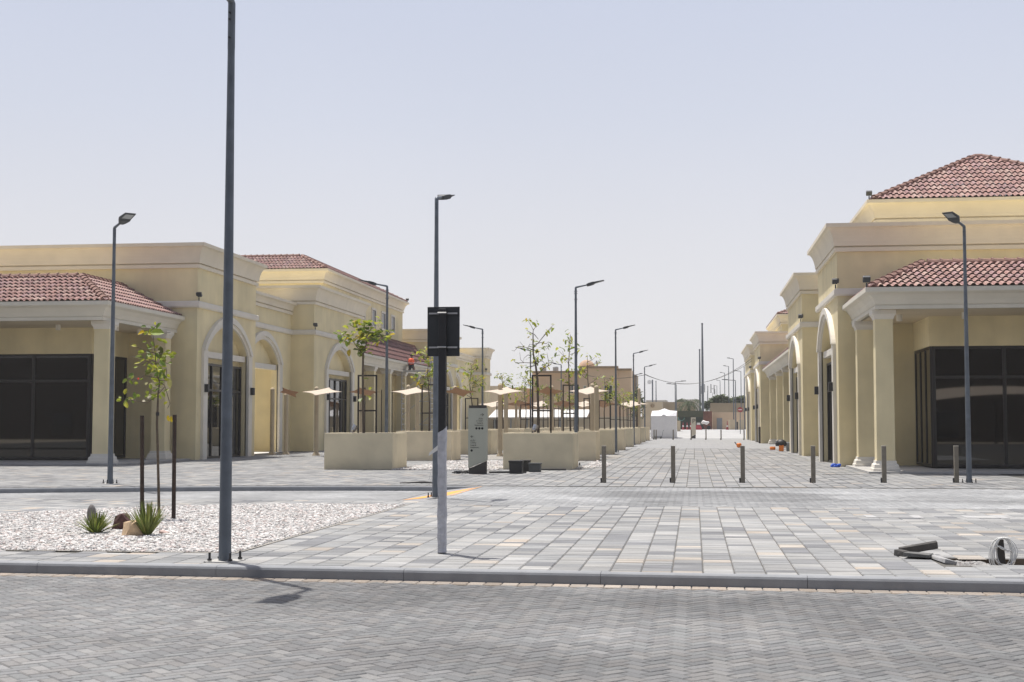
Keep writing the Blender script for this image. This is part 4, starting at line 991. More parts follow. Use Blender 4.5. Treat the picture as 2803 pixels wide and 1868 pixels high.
for i, (u, lab) in enumerate(FB):
    g_ = gp(1700 + u * .2041, 1203.5); o = copy_tree(b0); o.location = (g_.x, 137.5, 0); o['label'] = lab; o['group'] = 'bollards at the far end of the street'

# ------------------------------------------------------------------ wayfinding totems
def totem(name, label, x, y, w, h, dp, slant, dark_h, pm='totem'):
    t = thing(name, label, 'sign', (x, y, 0))
    mb = MB(); a = w / 2
    poly = [(-a, dark_h * .55), (a, dark_h * 1.25), (a, h - .09), (-a, h - .09)]
    mb.prism(poly, lambda u, z: (x + u, y - dp / 2, z), lambda u, z: (x + u, y + dp / 2, z)); mb.build('panel', M[pm], t, bevel=.006)
    mb = MB(); mb.box(x - a + .02, y - dp / 2 + .02, 0, x + a - .02, y + dp / 2 - .02, dark_h * .56)
    mb.prism([(-a + .02, dark_h * .5), (a - .02, dark_h * .5), (a - .02, dark_h * 1.2)], lambda u, z: (x + u, y - dp / 2 + .021, z), lambda u, z: (x + u, y + dp / 2 - .021, z)); mb.build('base', M['totemdark'], t)
    mb = MB(); mb.box(x - a + .02, y - dp / 2 + .01, h - .088, x + a - .03, y + dp / 2 - .01, h); mb.build('cap', M['totemdark'], t)
    return t
TX, TY, TW, TH = -6.84, 43.3, .60, 2.18
t = totem('wayfinding_totem', 'grey-green wayfinding totem with arrows, text and black dots near the planters', TX, TY, TW, TH, .22, .2, .34)
yf = TY - .112
zz = lambda v: 1.6 + (1160 - (1100 + v * .10204)) / 3750 * TY     # photo row -> height on the panel
xx = lambda u: TX + (u / 784 * 80 - 38.5) / 3750 * TY
mb = MB()
def stroke(pts, w=.012):
    for (a, b), (c, d) in zip(pts, pts[1:]):
        L = math.hypot(c - a, d - b); nx, nz = -(d - b) / L * w / 2, (c - a) / L * w / 2
        mb.add([(a + nx, yf - .002, b + nz), (c + nx, yf - .002, d + nz), (c - nx, yf - .002, d - nz), (a - nx, yf - .002, b - nz), (a + nx, yf + .004, b + nz), (c + nx, yf + .004, d + nz), (c - nx, yf + .004, d - nz), (a - nx, yf + .004, b - nz)],
               [(0, 1, 2, 3), (7, 6, 5, 4), (0, 4, 5, 1), (1, 5, 6, 2), (2, 6, 7, 3), (3, 7, 4, 0)])
stroke([(xx(450), zz(350)), (xx(545), zz(350))]); stroke([(xx(500), zz(312)), (xx(545), zz(350)), (xx(500), zz(388))])
mb.build('arrow', M['ink'], t); mb = MB()
stroke([(xx(265), zz(940)), (xx(190), zz(940))]); stroke([(xx(232), zz(908)), (xx(190), zz(940)), (xx(232), zz(972))])
mb.build('arrow', M['ink'], t)
for (u, v) in ((348, 718), (428, 718), (508, 718), (218, 1315)):
    mb = MB(); n = 16; ra_ = .038; mb.prism([(xx(u) + ra_ * math.cos(2 * PI * i / n), zz(v) + ra_ * math.sin(2 * PI * i / n)) for i in range(n)], lambda a, b: (a, yf - .002, b), lambda a, b: (a, yf + .004, b)); mb.build('pictogram', M['ink'], t)
for (s_, u, v, al) in (('Retail &', 530, 592, 'RIGHT'), ('Restaurants', 535, 648, 'RIGHT'), ('\u0645\u0627\u0639\u0637\u0645', 530, 462, 'RIGHT'), ('\u0648 \u062a\u062c\u0632\u0626\u0629', 530, 520, 'RIGHT'), ('\u0645\u062d\u0644\u0627\u062a', 185, 1052, 'LEFT'), ('\u0648 \u0645\u0637\u0627\u0639\u0645', 185, 1115, 'LEFT'), ('Retail &', 185, 1188, 'LEFT'), ('Restaurants', 185, 1246, 'LEFT')):
    text('lettering', s_, .058, (xx(u), yf - .001, zz(v)), t, M['ink'], al)
t = totem('parking_totem', 'small beige parking totem with a black P at the far end of the street', -.08, 149.5, .52, 2.36, .22, .2, .36, 'totemB')
text('lettering', 'P', .72, (-.22, 149.38, 1.62), t, M['ink'])

# ------------------------------------------------------------------ shade sails
def sail(label, cx, cy, w, dp, zf, zn, zs, m, grp):
    """four cornered sail with curved edges; far corner zf, near corner zn, sides zs"""
    corners = [Vector((cx - w / 2, cy, zs)), Vector((cx, cy - dp / 2, zn)), Vector((cx + w / 2, cy, zs)), Vector((cx, cy + dp / 2, zf))]
    n = 8; mb = MB(); g_ = []
    for i in range(n + 1):
        for j in range(n + 1):
            u, v = i / n, j / n
            p = corners[0] * (1 - u) * (1 - v) + corners[1] * u * (1 - v) + corners[2] * u * v + corners[3] * (1 - u) * v
            c = sum(corners, Vector()) / 4; e = max(0, 1 - 4 * min(u, 1 - u)) * 4 * v * (1 - v) + max(0, 1 - 4 * min(v, 1 - v)) * 4 * u * (1 - u)
            p = p + (c - p) * .22 * e; g_.append(p)
    fs = [(i * (n + 1) + j, (i + 1) * (n + 1) + j, (i + 1) * (n + 1) + j + 1, i * (n + 1) + j + 1) for i in range(n) for j in range(n)]
    mb.add(g_, fs); o = mb.build('shade_sail', m, None, smooth=True, recalc=False); md = o.modifiers.new('thick', 'SOLIDIFY'); md.thickness = .006
    return tag(o, label, 'shade sail', grp), corners
sc_ = 66.
WL = ['before the arched door', 'left of the scaffold', 'right of the wayfinding totem', 'right of the near street lamp']
for i, px in enumerate((882, 1126, 1379, 1612)):
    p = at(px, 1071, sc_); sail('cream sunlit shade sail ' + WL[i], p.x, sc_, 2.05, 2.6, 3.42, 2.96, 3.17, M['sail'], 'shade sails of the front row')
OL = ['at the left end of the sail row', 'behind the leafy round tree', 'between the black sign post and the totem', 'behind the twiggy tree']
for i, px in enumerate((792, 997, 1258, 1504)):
    p = at(px, 1072, sc_); sail('brown shaded sail seen from below, ' + OL[i], p.x, sc_, 1.55 if i else 1.0, 2.4, 2.92, 3.36, 3.16, M['sail_shaded'], 'shade sails of the front row')
for i, px in enumerate((1355, 1425, 1478, 1545, 1600, 1650, 1728)):
    p = at(px, 1111, 112); mt_ = M['sail'] if i % 2 == 0 else M['sail_shaded']
    sail('%s shade sail of the far row, %s' % ('cream' if i % 2 == 0 else 'brown', ['leftmost cream one', 'leftmost shaded brown one', 'behind the twiggy tree trunk', 'shaded brown one in the middle', 'cream one beyond the near lamp', 'rightmost shaded brown one', 'rightmost cream one']
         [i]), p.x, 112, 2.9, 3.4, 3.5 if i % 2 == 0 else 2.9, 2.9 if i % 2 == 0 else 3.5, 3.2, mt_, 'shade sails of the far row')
def make_post():
    t = thing('sail_post', '-', 'post', (0, 0, 0), 'cream posts of the shade sails')
    mb = MB(); mb.lathe(0, 0, [(.11, 0), (.11, 3.35)], 12); o = mb.build('post', M['post'], t); shade_smooth_by_angle(o)
    mb = MB(); mb.lathe(0, 0, [(.12, 3.35), (.10, 3.40), (.03, 3.46)], 12); mb.build('cap', M['post'], t)
    mb = MB(); mb.stack(0, 0, [(.17, 0), (.16, .03), (.10, .16)]); mb.build('base', M['post'], t)
    return t
sp0 = make_post()
SP = [(745, 68.5, 1., 'leftmost cream sail post before the open arch'), (783, 69, .92, 'short cream sail post next to the leftmost one'), (866, 67, 1., 'cream sail post before the arched door surround'), (990, 68, .98, 'cream sail post behind the leafy round tree'), (1117, 68, 1.03, 'cream sail post in front of the scaffold'), (1142, 72, .98, 'cream sail post just right of the scaffold front'), (1245, 66.5, 1.0, 'cream sail post left of the totem, before the tower wall'), (1369, 66.5, 1.03, 'cream sail post at the left edge of the nearest right planter'), (1385, 70, .98, 'cream sail post close right of the totem and planter gap'), (1510, 66.5, 1.0, 'cream sail post right of the twiggy tree'), (1622, 68, 1.04, 'taller of two adjacent cream posts by the second planter'), (1633, 64., .98, 'second of two adjacent cream posts by the second planter'), (1413, 112, 1., 'far thin cream sail post, left of the twiggy tree'), (1423, 115, 1., 'far thin cream sail post, neighbour of another'), (1540, 112, 1., 'far thin cream sail post left of the near lamp'), (1750, 112, 1.3, 'cream sail post at the right end of the planter row')]
for i, (px, Y, s_, lab) in enumerate(SP):
    p = at(px, 1160, Y); o = sp0 if i == 0 else copy_tree(sp0); o.location = (p.x, Y, 0); o.scale = (1, 1, s_); o['label'] = lab

# ------------------------------------------------------------------ scaffold and worker
SX, SY = -20.5, 104.6
pl = 5.72
x0 = at(1104, 1000, SY).x; x1 = at(1183, 1000, SY).x
t = thing('scaffold_tower', 'metal scaffold tower standing against the left building eave', 'scaffold', ((x0 + x1) / 2, SY, 0))
for x in (x0, x1):
    mb = MB()
    for y in (SY - .55, SY + .55): mb.tube([(x, y, .02), (x, y, 6.9)], .045, 8)
    for k in range(17): mb.tube([(x, SY - .55, .35 + k * .4), (x, SY + .55, .35 + k * .4)], .03, 6)
    mb.build('ladder_frame', M['alu'], t)
mb = MB(); mb.box(x0 - .05, SY - .6, pl - .08, x1 + .05, SY + .6, pl); mb.build('platform', M['alu'], t)
for z in (pl + .55, ):
    mb = MB(); mb.tube([(x0, SY - .6, z), (x1, SY - .6, z)], .03, 8); mb.build('guard_rail', M['chrome'], t)
mb = MB()
for k in range(3): mb.tube([(x0, SY - .58, .4 + k * 1.8), (x1, SY - .58, 2.2 + k * 1.8)], .022, 6)
for k in range(6): mb.tube([(x0 + (x1 - x0) * .55, SY - .56, .6 + k * .9), (x1, SY - .56, .6 + k * .9)], .02, 6)
mb.tube([(x0 + (x1 - x0) * .55, SY - .56, .1), (x0 + (x1 - x0) * .55, SY - .56, pl)], .03, 8)
mb.build('brace', M['alu'], t)
def skinned(name, verts, edges, radii, m, parent, sub=1, root=0):
    off = offset_of(parent); me = bpy.data.meshes.new(name); me.from_pydata([Vector(v) - off for v in verts], edges, []); o = bpy.data.objects.new(name, me); C.objects.link(o); o.parent = parent
    sk = o.modifiers.new('skin', 'SKIN'); sk.use_smooth_shade = True
    for i, v in enumerate(me.skin_vertices[0].data): v.radius = (radii[i], radii[i]); v.use_root = (i == root)
    if sub: s_ = o.modifiers.new('sub', 'SUBSURF'); s_.levels = sub; s_.render_levels = sub
    me.materials.append(m); return o
hp_ = at(1125, 1008, SY - .15); hx, hy, hz = hp_.x, SY - .1, pl + .42
t = thing('person', 'worker in an orange-red vest kneeling with back turned on the scaffold platform', 'person', (hx, hy, pl))
V = []; Eg = []; Rd = []
def jv(x, y, z, r_, par=None):
    V.append((hx + x * 1.25, hy + y, z)); Rd.append(r_ * 1.12)
    if par is not None: Eg.append((par, len(V) - 1))
    return len(V) - 1
pel = jv(0, 0, hz, .15); sp1 = jv(0, .04, hz + .22, .14, pel); ch = jv(0, .10, hz + .42, .16, sp1); nk = jv(0, .14, hz + .56, .055, ch); hd = jv(0, .17, hz + .66, .085, nk); h2 = jv(0, .18, hz + .76, .09, hd)
for s_ in (-1, 1):
    sh = jv(s_ * .19, .11, hz + .47, .062, ch); el = jv(s_ * .30, .22, hz + .26, .045, sh); wr = jv(s_ * .20, .42, hz + .22, .032, el); pa = jv(s_ * .18, .50, hz + .22, .035, wr)
    for q in range(5): f1 = jv(s_ * (.18 + (q - 2) * .02), .56 + (.02 if 0 < q < 4 else -.02), hz + .20, .010, pa); jv(s_ * (.18 + (q - 2) * .022), .60 + (.02 if 0 < q < 4 else -.03), hz + .17, .009, f1)
    hip = jv(s_ * .10, 0, hz - .06, .10, pel); kn = jv(s_ * .16, .40, pl + .08, .07, hip); an = jv(s_ * .15, .02, pl + .06, .05, kn); jv(s_ * .15, -.12, pl + .05, .04, an)
skinned('body', V, Eg, Rd, M['skin'], t)
skinned('vest', [(hx, hy, hz - .02), (hx, hy + .04, hz + .22), (hx, hy + .10, hz + .43), (hx, hy + .13, hz + .52)], [(0, 1), (1, 2), (2, 3)], [.27, .24, .27, .12], M['vest'], t, 2)
skinned('trousers', [(hx, hy, hz - .02), (hx - .10, hy, hz - .07), (hx - .16, hy + .40, pl + .09), (hx - .15, hy + .02, pl + .07), (hx + .10, hy, hz - .07), (hx + .16, hy + .40, pl + .09), (hx + .15, hy + .02, pl + .07)], [(0, 1), (1, 2), (2, 3), (0, 4), (4, 5), (5, 6)], [.17, .125, .09, .07, .125, .09, .07], M['cloth'], t, 1)
bm_ = MB(); bm_.lathe(hx, hy + .17, [(.075, hz + .66), (.105, hz + .74), (.10, hz + .82), (.05, hz + .87)], 12); bm_.build('hair', M['hair'], t, smooth=True)

# ------------------------------------------------------------------ street clutter
def boxy(name, label, cat, px, py, w, dp, h, m, lid=True, Yo=0):
    g_ = gp(px, py); t = thing(name, label, cat, (g_.x, g_.y, 0)); x, y = g_.x, g_.y + dp / 2 + Yo
    mb = MB(); mb.stack(x, y, [(w / 2 * .94, 0), (w / 2, h * .85)]); vs = mb.v; mb.v = [(a, y + (b - y) * dp / w, c) for a, b, c in vs]; mb.build('body', m, t, bevel=.012)
    mb = MB(); mb.box(x - w / 2 - .015, y - dp / 2 - .015, h * .85, x + w / 2 + .015, y + dp / 2 + .015, h); mb.build('rim', m, t, bevel=.01)
    return t
boxy('plastic_crate', 'large black plastic box on the ground before the nearest right planter', 'box', 1411, 1297.5, .42, .40, .42, M['black'])
boxy('plastic_crate', 'black box tucked behind the large black plastic box', 'box', 1435, 1292, .30, .36, .38, mat('worn_black', (.045, .04, .035), .7, .2), Yo=.2)
boxy('toolbox', 'low dark grey box with pale edge right of the black boxes', 'box', 1463, 1293, .40, .34, .30, mat('dark_grey_plastic', (.07, .075, .075), .55, .15))
g_ = gp(1362, 1296); mb = MB(); mb.tube([(g_.x - .28, g_.y, .03), (g_.x + .9, g_.y + .3, .03)], .03, 4, sq=True); tag(mb.build('steel_channel', M['slabdark']), 'dark steel length lying on the ground left of the black boxes', 'channel')
g_ = gp(1490, 1288); mb = MB(); mb.tube([(g_.x - .2, g_.y, .035), (g_.x + .75, g_.y + .05, .035)], .035, 8); tag(mb.build('pipe', M['slabdark']), 'dark pipe lying along the foot of the nearest right planter', 'pipe')
rc = random.Random(4)
def coil(mb, x, y, z, n, r0, r_, tk, tilt=0., sq=1.):
    for k in range(n):
        a0 = rc.uniform(0, 6); rr_ = r0 * rc.uniform(.8, 1.15); cx, cy = x + rc.uniform(-.1, .1), y + rc.uniform(-.1, .1)
        mb.tube([(cx + rr_ * math.cos(a0 + i * .4), cy + rr_ * math.sin(a0 + i * .4) * sq, z + .03 * math.sin(i + k) + .03) for i in range(15)], tk, 5)
g_ = gp(1305, 1295); mb = MB(); coil(mb, g_.x, g_.y - .2, .02, 6, .20, .1, .008); mb.tube([(g_.x, g_.y - .15, .03), (g_.x + .12, g_.y - .2, .16), (g_.x + .02, g_.y - .2, .26), (g_.x - .1, g_.y - .2, .14), (g_.x - .15, g_.y - .3, .02)], .006, 5)
tag(mb.build('wire_coil', M['cable']), 'tangle of thin pale wire at the foot of the wayfinding totem', 'wire')
g_ = gp(1262, 1297); mb = MB(); coil(mb, g_.x, g_.y, .02, 4, .22, .1, .016, sq=.8); mb.tube([(g_.x - .3, g_.y, .03), (g_.x + .2, g_.y + .1, .09), (g_.x + .6, g_.y, .03)], .02, 6)
tag(mb.build('black_hose', M['blackcable']), 'short heap of black hose left of the wayfinding totem', 'hose')
g_ = gp(1150, 1326); mb = MB(); mb.tube([(g_.x - .55, g_.y, .03), (g_.x + .1, g_.y + .1, .05), (g_.x + .5, g_.y, .03)], [.012, .028, .012], 6); tag(mb.build('dark_rag', M['slabdark']), 'dark debris lying on the kerb left of the black sign post', 'debris')
g_ = gp(1178, 1330); mb = MB(); mb.tube([(g_.x + .1, g_.y, .02), (g_.x + .0, g_.y, .3), (g_.x + .05, g_.y, .45), (g_.x + .16, g_.y, .5)], .006, 5); mb.tube([(g_.x + .12, g_.y, .02), (g_.x - .03, g_.y, .2), (g_.x + .02, g_.y, .38), (g_.x + .14, g_.y, .44)], .006, 5); tag(mb.build('wire_loop', M['cable']), 'thin pale wires standing beside the lamp behind the black sign', 'wire')
# manholes, drains, plates
for (px, py, w, dp, lab) in ((2152, 1276, 1.05, .10, 'dark slot drain in the paving before the right arch'), (2302, 1300, 1.15, .06, 'dark slot drain in the paving before the portico columns')):
    g_ = gp(px, py); mb = MB(); mb.box(g_.x - w / 2, g_.y - dp, -.006, g_.x + w / 2, g_.y + dp, .006); tag(mb.build('slot_drain', M['slabdark']), lab, 'drain')
for (px, py, w, lab) in ((2445, 1415, .95, 'square inspection cover with paved inlay in the right paving'), (2695, 1416, .7, 'pale flat inspection cover farther right in the paving')):
    g_ = gp(px, py); t = thing('inspection_cover', lab, 'cover', (g_.x, g_.y, 0)); d_ = .32
    mb = MB()
    for (a, b, c, e) in ((-w / 2, -d_, -w / 2 + .17, d_), (w / 2 - .17, -d_, w / 2, d_), (-w / 2 + .17, -d_, w / 2 - .17, -d_ + .05), (-w / 2 + .17, d_ - .05, w / 2 - .17, d_)): mb.box(g_.x + a, g_.y + b, -.004, g_.x + c, g_.y + e, .007)
    mb.build('frame', M['slabpale'], t)
    mb = MB(); mb.box(g_.x - w / 2 + .17, g_.y - d_ + .05, -.004, g_.x + w / 2 - .17, g_.y + d_ - .05, .005); mb.build('cover_plate', M['metalcap'] if w < .9 else M['slabdark'], t) if w < .9 else mb.build('cover_plate', mat('cover_inlay', (.27, .27, .27), .85, .15, 12), t)
# trench, loose blocks and coil post
mb = MB(); stones(mb, [(2.95, 16.22), (3.42, 16.22), (3.36, 17.05), (2.95, 17.05)], 900, .014, .04, -.05, rs, .55); mb.face([(2.94, 16.18, -.055), (3.48, 16.18, -.055), (3.40, 17.09, -.055), (2.94, 17.09, -.055)], (.2, .18, .16))
tag(mb.build('trench_rubble', M['gravel'], recalc=False, attr=True), 'loose rubble in the open paving trench', 'rubble', kind='stuff')
def block(label, px, py, sx, sy, sz, rx, ry, rz, m, z):
    g_ = gp(px, py); mb = MB(); Mx = Matrix.Translation((g_.x, g_.y, z)) @ Matrix.Rotation(rz, 4, 'Z') @ Matrix.Rotation(ry, 4, 'Y') @ Matrix.Rotation(rx, 4, 'X'); mb.obox(Mx, sx, sy, sz)
    for i, v in enumerate(mb.v): mb.v[i] = (v[0] + rc.uniform(-.008, .008), v[1] + rc.uniform(-.008, .008), v[2] + rc.uniform(-.004, .004))
    return tag(mb.build('paving_block', m, bevel=.008), label, 'paving block', 'loose blocks beside the trench')
def bxyz(label, x, y, z, sx, sy, sz, rx, ry, rz, m):
    mb = MB(); Mx = Matrix.Translation((x, y, z)) @ Matrix.Rotation(rz, 4, 'Z') @ Matrix.Rotation(ry, 4, 'Y') @ Matrix.Rotation(rx, 4, 'X'); mb.obox(Mx, sx, sy, sz)
    for i, v in enumerate(mb.v): mb.v[i] = (v[0] + rc.uniform(-.012, .012), v[1] + rc.uniform(-.012, .012), v[2] + rc.uniform(-.006, .006))
    return tag(mb.build('paving_block', m, bevel=.006), label, 'paving block', 'loose blocks beside the trench')
bxyz('long dark loose slab tilted up behind the flat one by the trench', 2.70, 17.36, .085, .50, .06, .09, .3, -.16, .28, M['slabdark'])
bxyz('small dark broken end at the left of the loose slabs by the trench', 2.47, 17.18, .035, .09, .18, .07, .05, -.1, .5, M['slabdark'])
bxyz('flat loose slab with pale top lying before the tilted dark slab', 2.64, 16.93, .04, .30, .30, .045, -.03, .03, -.35, mat('loose_slab', (.13, .13, .125), .9, .25, 9, .3, 30))
bxyz('pale concrete sliver leaning into the open trench', 2.86, 16.72, .015, .13, .78, .045, 0, .20, .12, M['slabpale'])
g_ = at(2766, 1548, 16.55); px_, py_ = 3.53, 16.62
t = thing('cable_post', 'dark stub post in the trench with a coil of white cable hung on it', 'post', (px_, py_, -.16))
mb = MB(); mb.tube([(px_, py_, -.158), (px_ - .03, py_, .26)], .042, 4, sq=True); mb.build('post', M['totemdark'], t, bevel=.006)
mb = MB()
for k in range(9):
    w_, h_ = .12 * rc.uniform(.6, 1.15), .205 * rc.uniform(.75, 1.08); yy = py_ - .055 - .008 * k; ox = rc.uniform(-.035, .03)
    mb.tube([(px_ - .02 + ox + w_ * math.sin(a), yy + .012 * math.sin(a * 2 + k), .285 - h_ + h_ * math.cos(a) * (1 if math.cos(a) > 0 else .95)) for a in [i * 2 * PI / 20 for i in range(21)]], .0055, 6)
mb.tube([(px_ - .12, py_ - .1, .16), (px_ - .05, py_ - .12, .19), (px_ + .02, py_ - .12, .15), (px_ + .09, py_ - .1, .13)], .007, 6); mb.tube([(px_ - .09, py_ - .1, .21), (px_ - .03, py_ - .12, .16), (px_ + .05, py_ - .12, .13)], .007, 6)
mb.build('cable_coil', M['cable'], t, smooth=True)
# tools near the far right portico
g_ = gp(2135, 1236); t = thing('tool_bag', 'black tool bag on orange box beside the right columns', 'bag', (g_.x, g_.y, 0))
mb = MB(); mb.box(g_.x - .05, g_.y, 0, g_.x + .22, g_.y + .3, .36); mb.build('orange_case', M['orangeplastic'], t, bevel=.03)
mb = MB(); mb.lathe(g_.x + .08, g_.y + .3, [(.28, .3), (.34, .42), (.28, .58), (.12, .68)], 12); mb.build('bag', M['black'], t, smooth=True)
g_ = gp(2115, 1232); mb = MB(); mb.lathe(g_.x, g_.y, [(.15, 0), (.18, .12), (.14, .2)], 12); tag(mb.build('orange_tub', M['orangeplastic']), 'low orange tub left of the black tool bag', 'tub')
g_ = gp(2142, 1236); mb = MB(); mb.box(g_.x + .25, g_.y + .2, 0, g_.x + .75, g_.y + .6, .5); tag(mb.build('grey_crate', M['grey'], bevel=.03), 'grey crate right of the black tool bag', 'crate')
g_ = gp(2023, 1226); t = thing('orange_bucket', 'orange bucket with a black handle leaning beside a near bollard', 'bucket', (g_.x, g_.y, 0))
mb = MB(); mb.lathe(g_.x, g_.y, [(.08, 0), (.15, .06), (.17, .17), (.15, .27), (.09, .31)], 12); mb.build('body', M['orangeplastic'], t, smooth=True)
mb = MB(); mb.tube([(g_.x - .1, g_.y, .12), (g_.x - .28, g_.y, .38)], .03, 6); mb.build('handle', M['black'], t)
g_ = gp(2094, 1214); mb = MB(); mb.box(g_.x - .5, g_.y - .2, 0, g_.x + .75, g_.y + .6, 1.35); tag(mb.build('dark_bin', mat('bin_brown', (.035, .025, .02), .7, .1), bevel=.05), 'dark brown bin standing against the far right pillar', 'bin')
g_ = gp(2291, 1279); mb = MB()
for k in range(4): mb.tube([(g_.x - .16 + .07 * k + .05 * math.cos(i * .7 + k), g_.y - .1 + .05 * math.sin(i), .05 + .05 * math.sin(i * .9 + k)) for i in range(7)], .045, 6)
tag(mb.build('blue_sheet', M['blueplastic'], smooth=True), 'crumpled bright blue sheet at the foot of the right arch', 'sheet')
g_ = gp(2293, 1262); mb = MB(); mb.tube([(g_.x - .06, 53.4, .28), (g_.x - .06, 53.2, .40), (g_.x + .02, 53.1, .45), (g_.x + .08, 53.1, .36), (g_.x + .02, 53.1, .28)], .05, 8); tag(mb.build('white_pipe', M['pipe'], smooth=True), 'bent white pipe stub on the right arch jamb above the blue sheet', 'pipe')

# ------------------------------------------------------------------ far end of the street
t = thing('wrapped_cabinet', 'large white plastic-wrapped cabinet closing the end of the planter row', 'cabinet', (-3.3, 150.5, 0))
xa, xb = at(1782, 1160, 149.5).x, at(1852, 1160, 149.5).x; ya, yb = 149.5, 153.5; xm = (xa + xb) / 2
mb = MB(); mb.box(xa, ya, .02, xb, yb, 2.42); mb.build('wrapped_body', M['whitepvc'], t, bevel=.05)
mb = MB(); mb.add([(xa, ya - .03, 2.42), (xm - .3, ya - .03, 2.42), (xm, ya - .03, 2.60), (xm + .3, ya - .03, 2.42), (xb, ya - .03, 2.42), (xa, yb, 3.0), (xm - .6, yb, 3.05), (xm, yb, 3.28), (xm + .6, yb, 3.05), (xb, yb, 3.0)], [(0, 1, 6, 5), (1, 2, 7, 6), (2, 3, 8, 7), (3, 4, 9, 8), (4, 9, 5, 0), (5, 6, 7, 8, 9), (0, 4, 3, 2, 1)]); mb.build('top_sheet', M['whitepvc'], t)
mb = MB()
for k in range(16): mb.tube([(xa - .10, ya + .1, .2 + k * .15), (xa + .02, ya + .1, .2 + k * .15)], .03, 6)
mb.build('lacing', M['grey'], t)
g_ = gp(1745 + 58, 1199); t = thing('hand_trolley', 'low dark hand trolley parked before the white wrapped cabinet', 'trolley', (-3.8, 146, 0))
mb = MB(); mb.box(-4.15, 146, .12, -3.35, 146.6, .28); mb.build('deck', M['grey'], t)
mb = MB(); mb.tube([(-3.38, 146, .25), (-3.25, 146, .85), (-3.15, 146, .95)], .025, 6); mb.tube([(-3.38, 146.5, .25), (-3.25, 146.5, .85)], .025, 6); mb.build('handle', M['grey'], t)
for x in (-4.0, -3.5):
    mb = MB(); mb.tube([(x, 145.97, .09), (x, 146.03, .09)], .09, 10); mb.build('wheel', M['black'], t)
ZF = .85
def cone(label, px, Y, h=.85):
    p = at(px, 1177, Y); t = thing('traffic_cone', label, 'traffic cone', (p.x, Y, ZF), 'red and white traffic cones')
    mb = MB(); mb.box(p.x - .2, Y - .2, ZF, p.x + .2, Y + .2, ZF + .05); mb.lathe(p.x, Y, [(.16, ZF + .0501), (.105, ZF + .35), (.075, ZF + .55), (.03, ZF + h)], 10); mb.build('body', M['redpaint'], t)
    mb = MB(); mb.lathe(p.x, Y, [(.110, ZF + .352), (.082, ZF + .548)], 10); mb.build('white_band', M['whiteplastic'], t)
for px, lab in ((1870, 'leftmost red and white cone left of the parking totem'), (1881, 'second red and white cone left of the parking totem'), (1891, 'red and white cone half hidden by the parking totem'), (1991, 'tall thin red cone before the grey door')): cone(lab, px, 169, .9 if px < 1950 else 1.1)
p = at(1912, 1177, 169); t = thing('barrier', 'red and white plastic barrier right of the parking totem', 'barrier', (p.x, 169, ZF))
mb = MB(); mb.stack(p.x, 169, [(.45, ZF), (.40, ZF + .2), (.22, ZF + .6)]); mb.build('base', M['redpaint'], t); mb = MB(); mb.box(p.x - .2, 168.8, ZF + .6, p.x + .22, 169.2, ZF + .85); mb.build('top', M['whiteplastic'], t)
def wallblk(name, label, x0p, x1p, yt, Y, m, dp=.4, cat='wall', z0=ZF - .1, zt=None):
    a, b = at(x0p, yt, Y), at(x1p, yt, Y); mb = MB(); mb.box(a.x, Y, z0, b.x, Y + dp, zt or a.z); return tag(mb.build(name, m), label, cat)
wallblk('boundary_wall', 'tall beige end wall with a dark emblem left of the white cabinet', 1757, 1813, 1101, 170, M['farwall'], 3)
p = at(1786, 1111, 169.9); mb = MB()
for k in range(4):
    a = k * PI / 4; mb.tube([(p.x - .28 * math.cos(a), 169.97, p.z - .28 * math.sin(a)), (p.x + .28 * math.cos(a), 169.97, p.z + .28 * math.sin(a))], .06, 6)
mb.lathe(p.x, 169.97, [(.1, p.z - .1), (.1, p.z + .1)], 8); tag(mb.build('wall_emblem', M['farwall2']), 'dark star-like emblem on the tall beige end wall', 'emblem')
wallblk('boundary_wall', 'long brown wall behind the white cabinet', 1813, 1902, 1101, 200, M['farwall2'], .5)
wallblk('boundary_wall', 'brown upper wall below the bushes on the right', 1944, 2090, 1104, 200, M['farwall2'], .5)
o = wallblk('utility_building', 'low tan utility block with a grey door at the street end', 1951, 2060, 1129, 180, M['house'], 4, 'building')
a = at(1962, 1145, 179.95); b = at(1977, 1171, 179.95); mb = MB(); mb.box(a.x, 179.93, ZF, b.x, 180.0, a.z); mb.build('door', M['grey'], o)
t = thing('site_gate', 'dark green site gate under a flat canopy behind the parking totem', 'gate', (0, 178, ZF))
a = at(1855, 1125, 178); b = at(1925, 1172, 178); mb = MB(); mb.box(a.x, 178, ZF, b.x, 178.2, a.z - .8); mb.build('gate_panel', M['greengate'], t)
mb = MB(); mb.box(a.x, 177.2, a.z - .8, b.x, 178.3, a.z); mb.build('canopy', mat('dark_canopy', (.06, .07, .04), .8, .1), t)
p = at(1865, 1143, 177.9); mb = MB(); mb.tube([(p.x + .42 * math.cos(q), 177.97, p.z + .42 * math.sin(q)) for q in [i * .5 for i in range(13)]], .05, 6); mb.tube([(p.x - .2, 177.97, p.z + .1), (p.x, 177.97, p.z + .25), (p.x + .2, 177.97, p.z + .1)], .05, 6); mb.build('emblem', mat('teal_mark', (.12, .30, .28), .6, .05), t)
wallblk('rusty_container', 'rust red container end beside the dark green gate', 1925, 1949, 1126, 178, mat('rust_red', (.20, .085, .06), .8, .2, 2), 4, 'container')
wallblk('concrete_block', 'left pale concrete block before the low tan utility block', 1996, 2015, 1149, 172, M['farwall'], 1.2, 'block')
wallblk('concrete_block', 'right pale concrete block beside the right building end', 2021, 2036, 1150, 170, M['farwall'], 1.2, 'block')
wallblk('dark_post', 'dark stub between the two pale concrete blocks', 2016.5, 2020.5, 1155, 169, M['black'], .4, 'post')
wallblk('gate_pillar', 'round-topped beige pillar right of the white cabinet', 1853.5, 1862.5, 1152, 165, M['farwall'], .5, 'pillar', z0=.5)
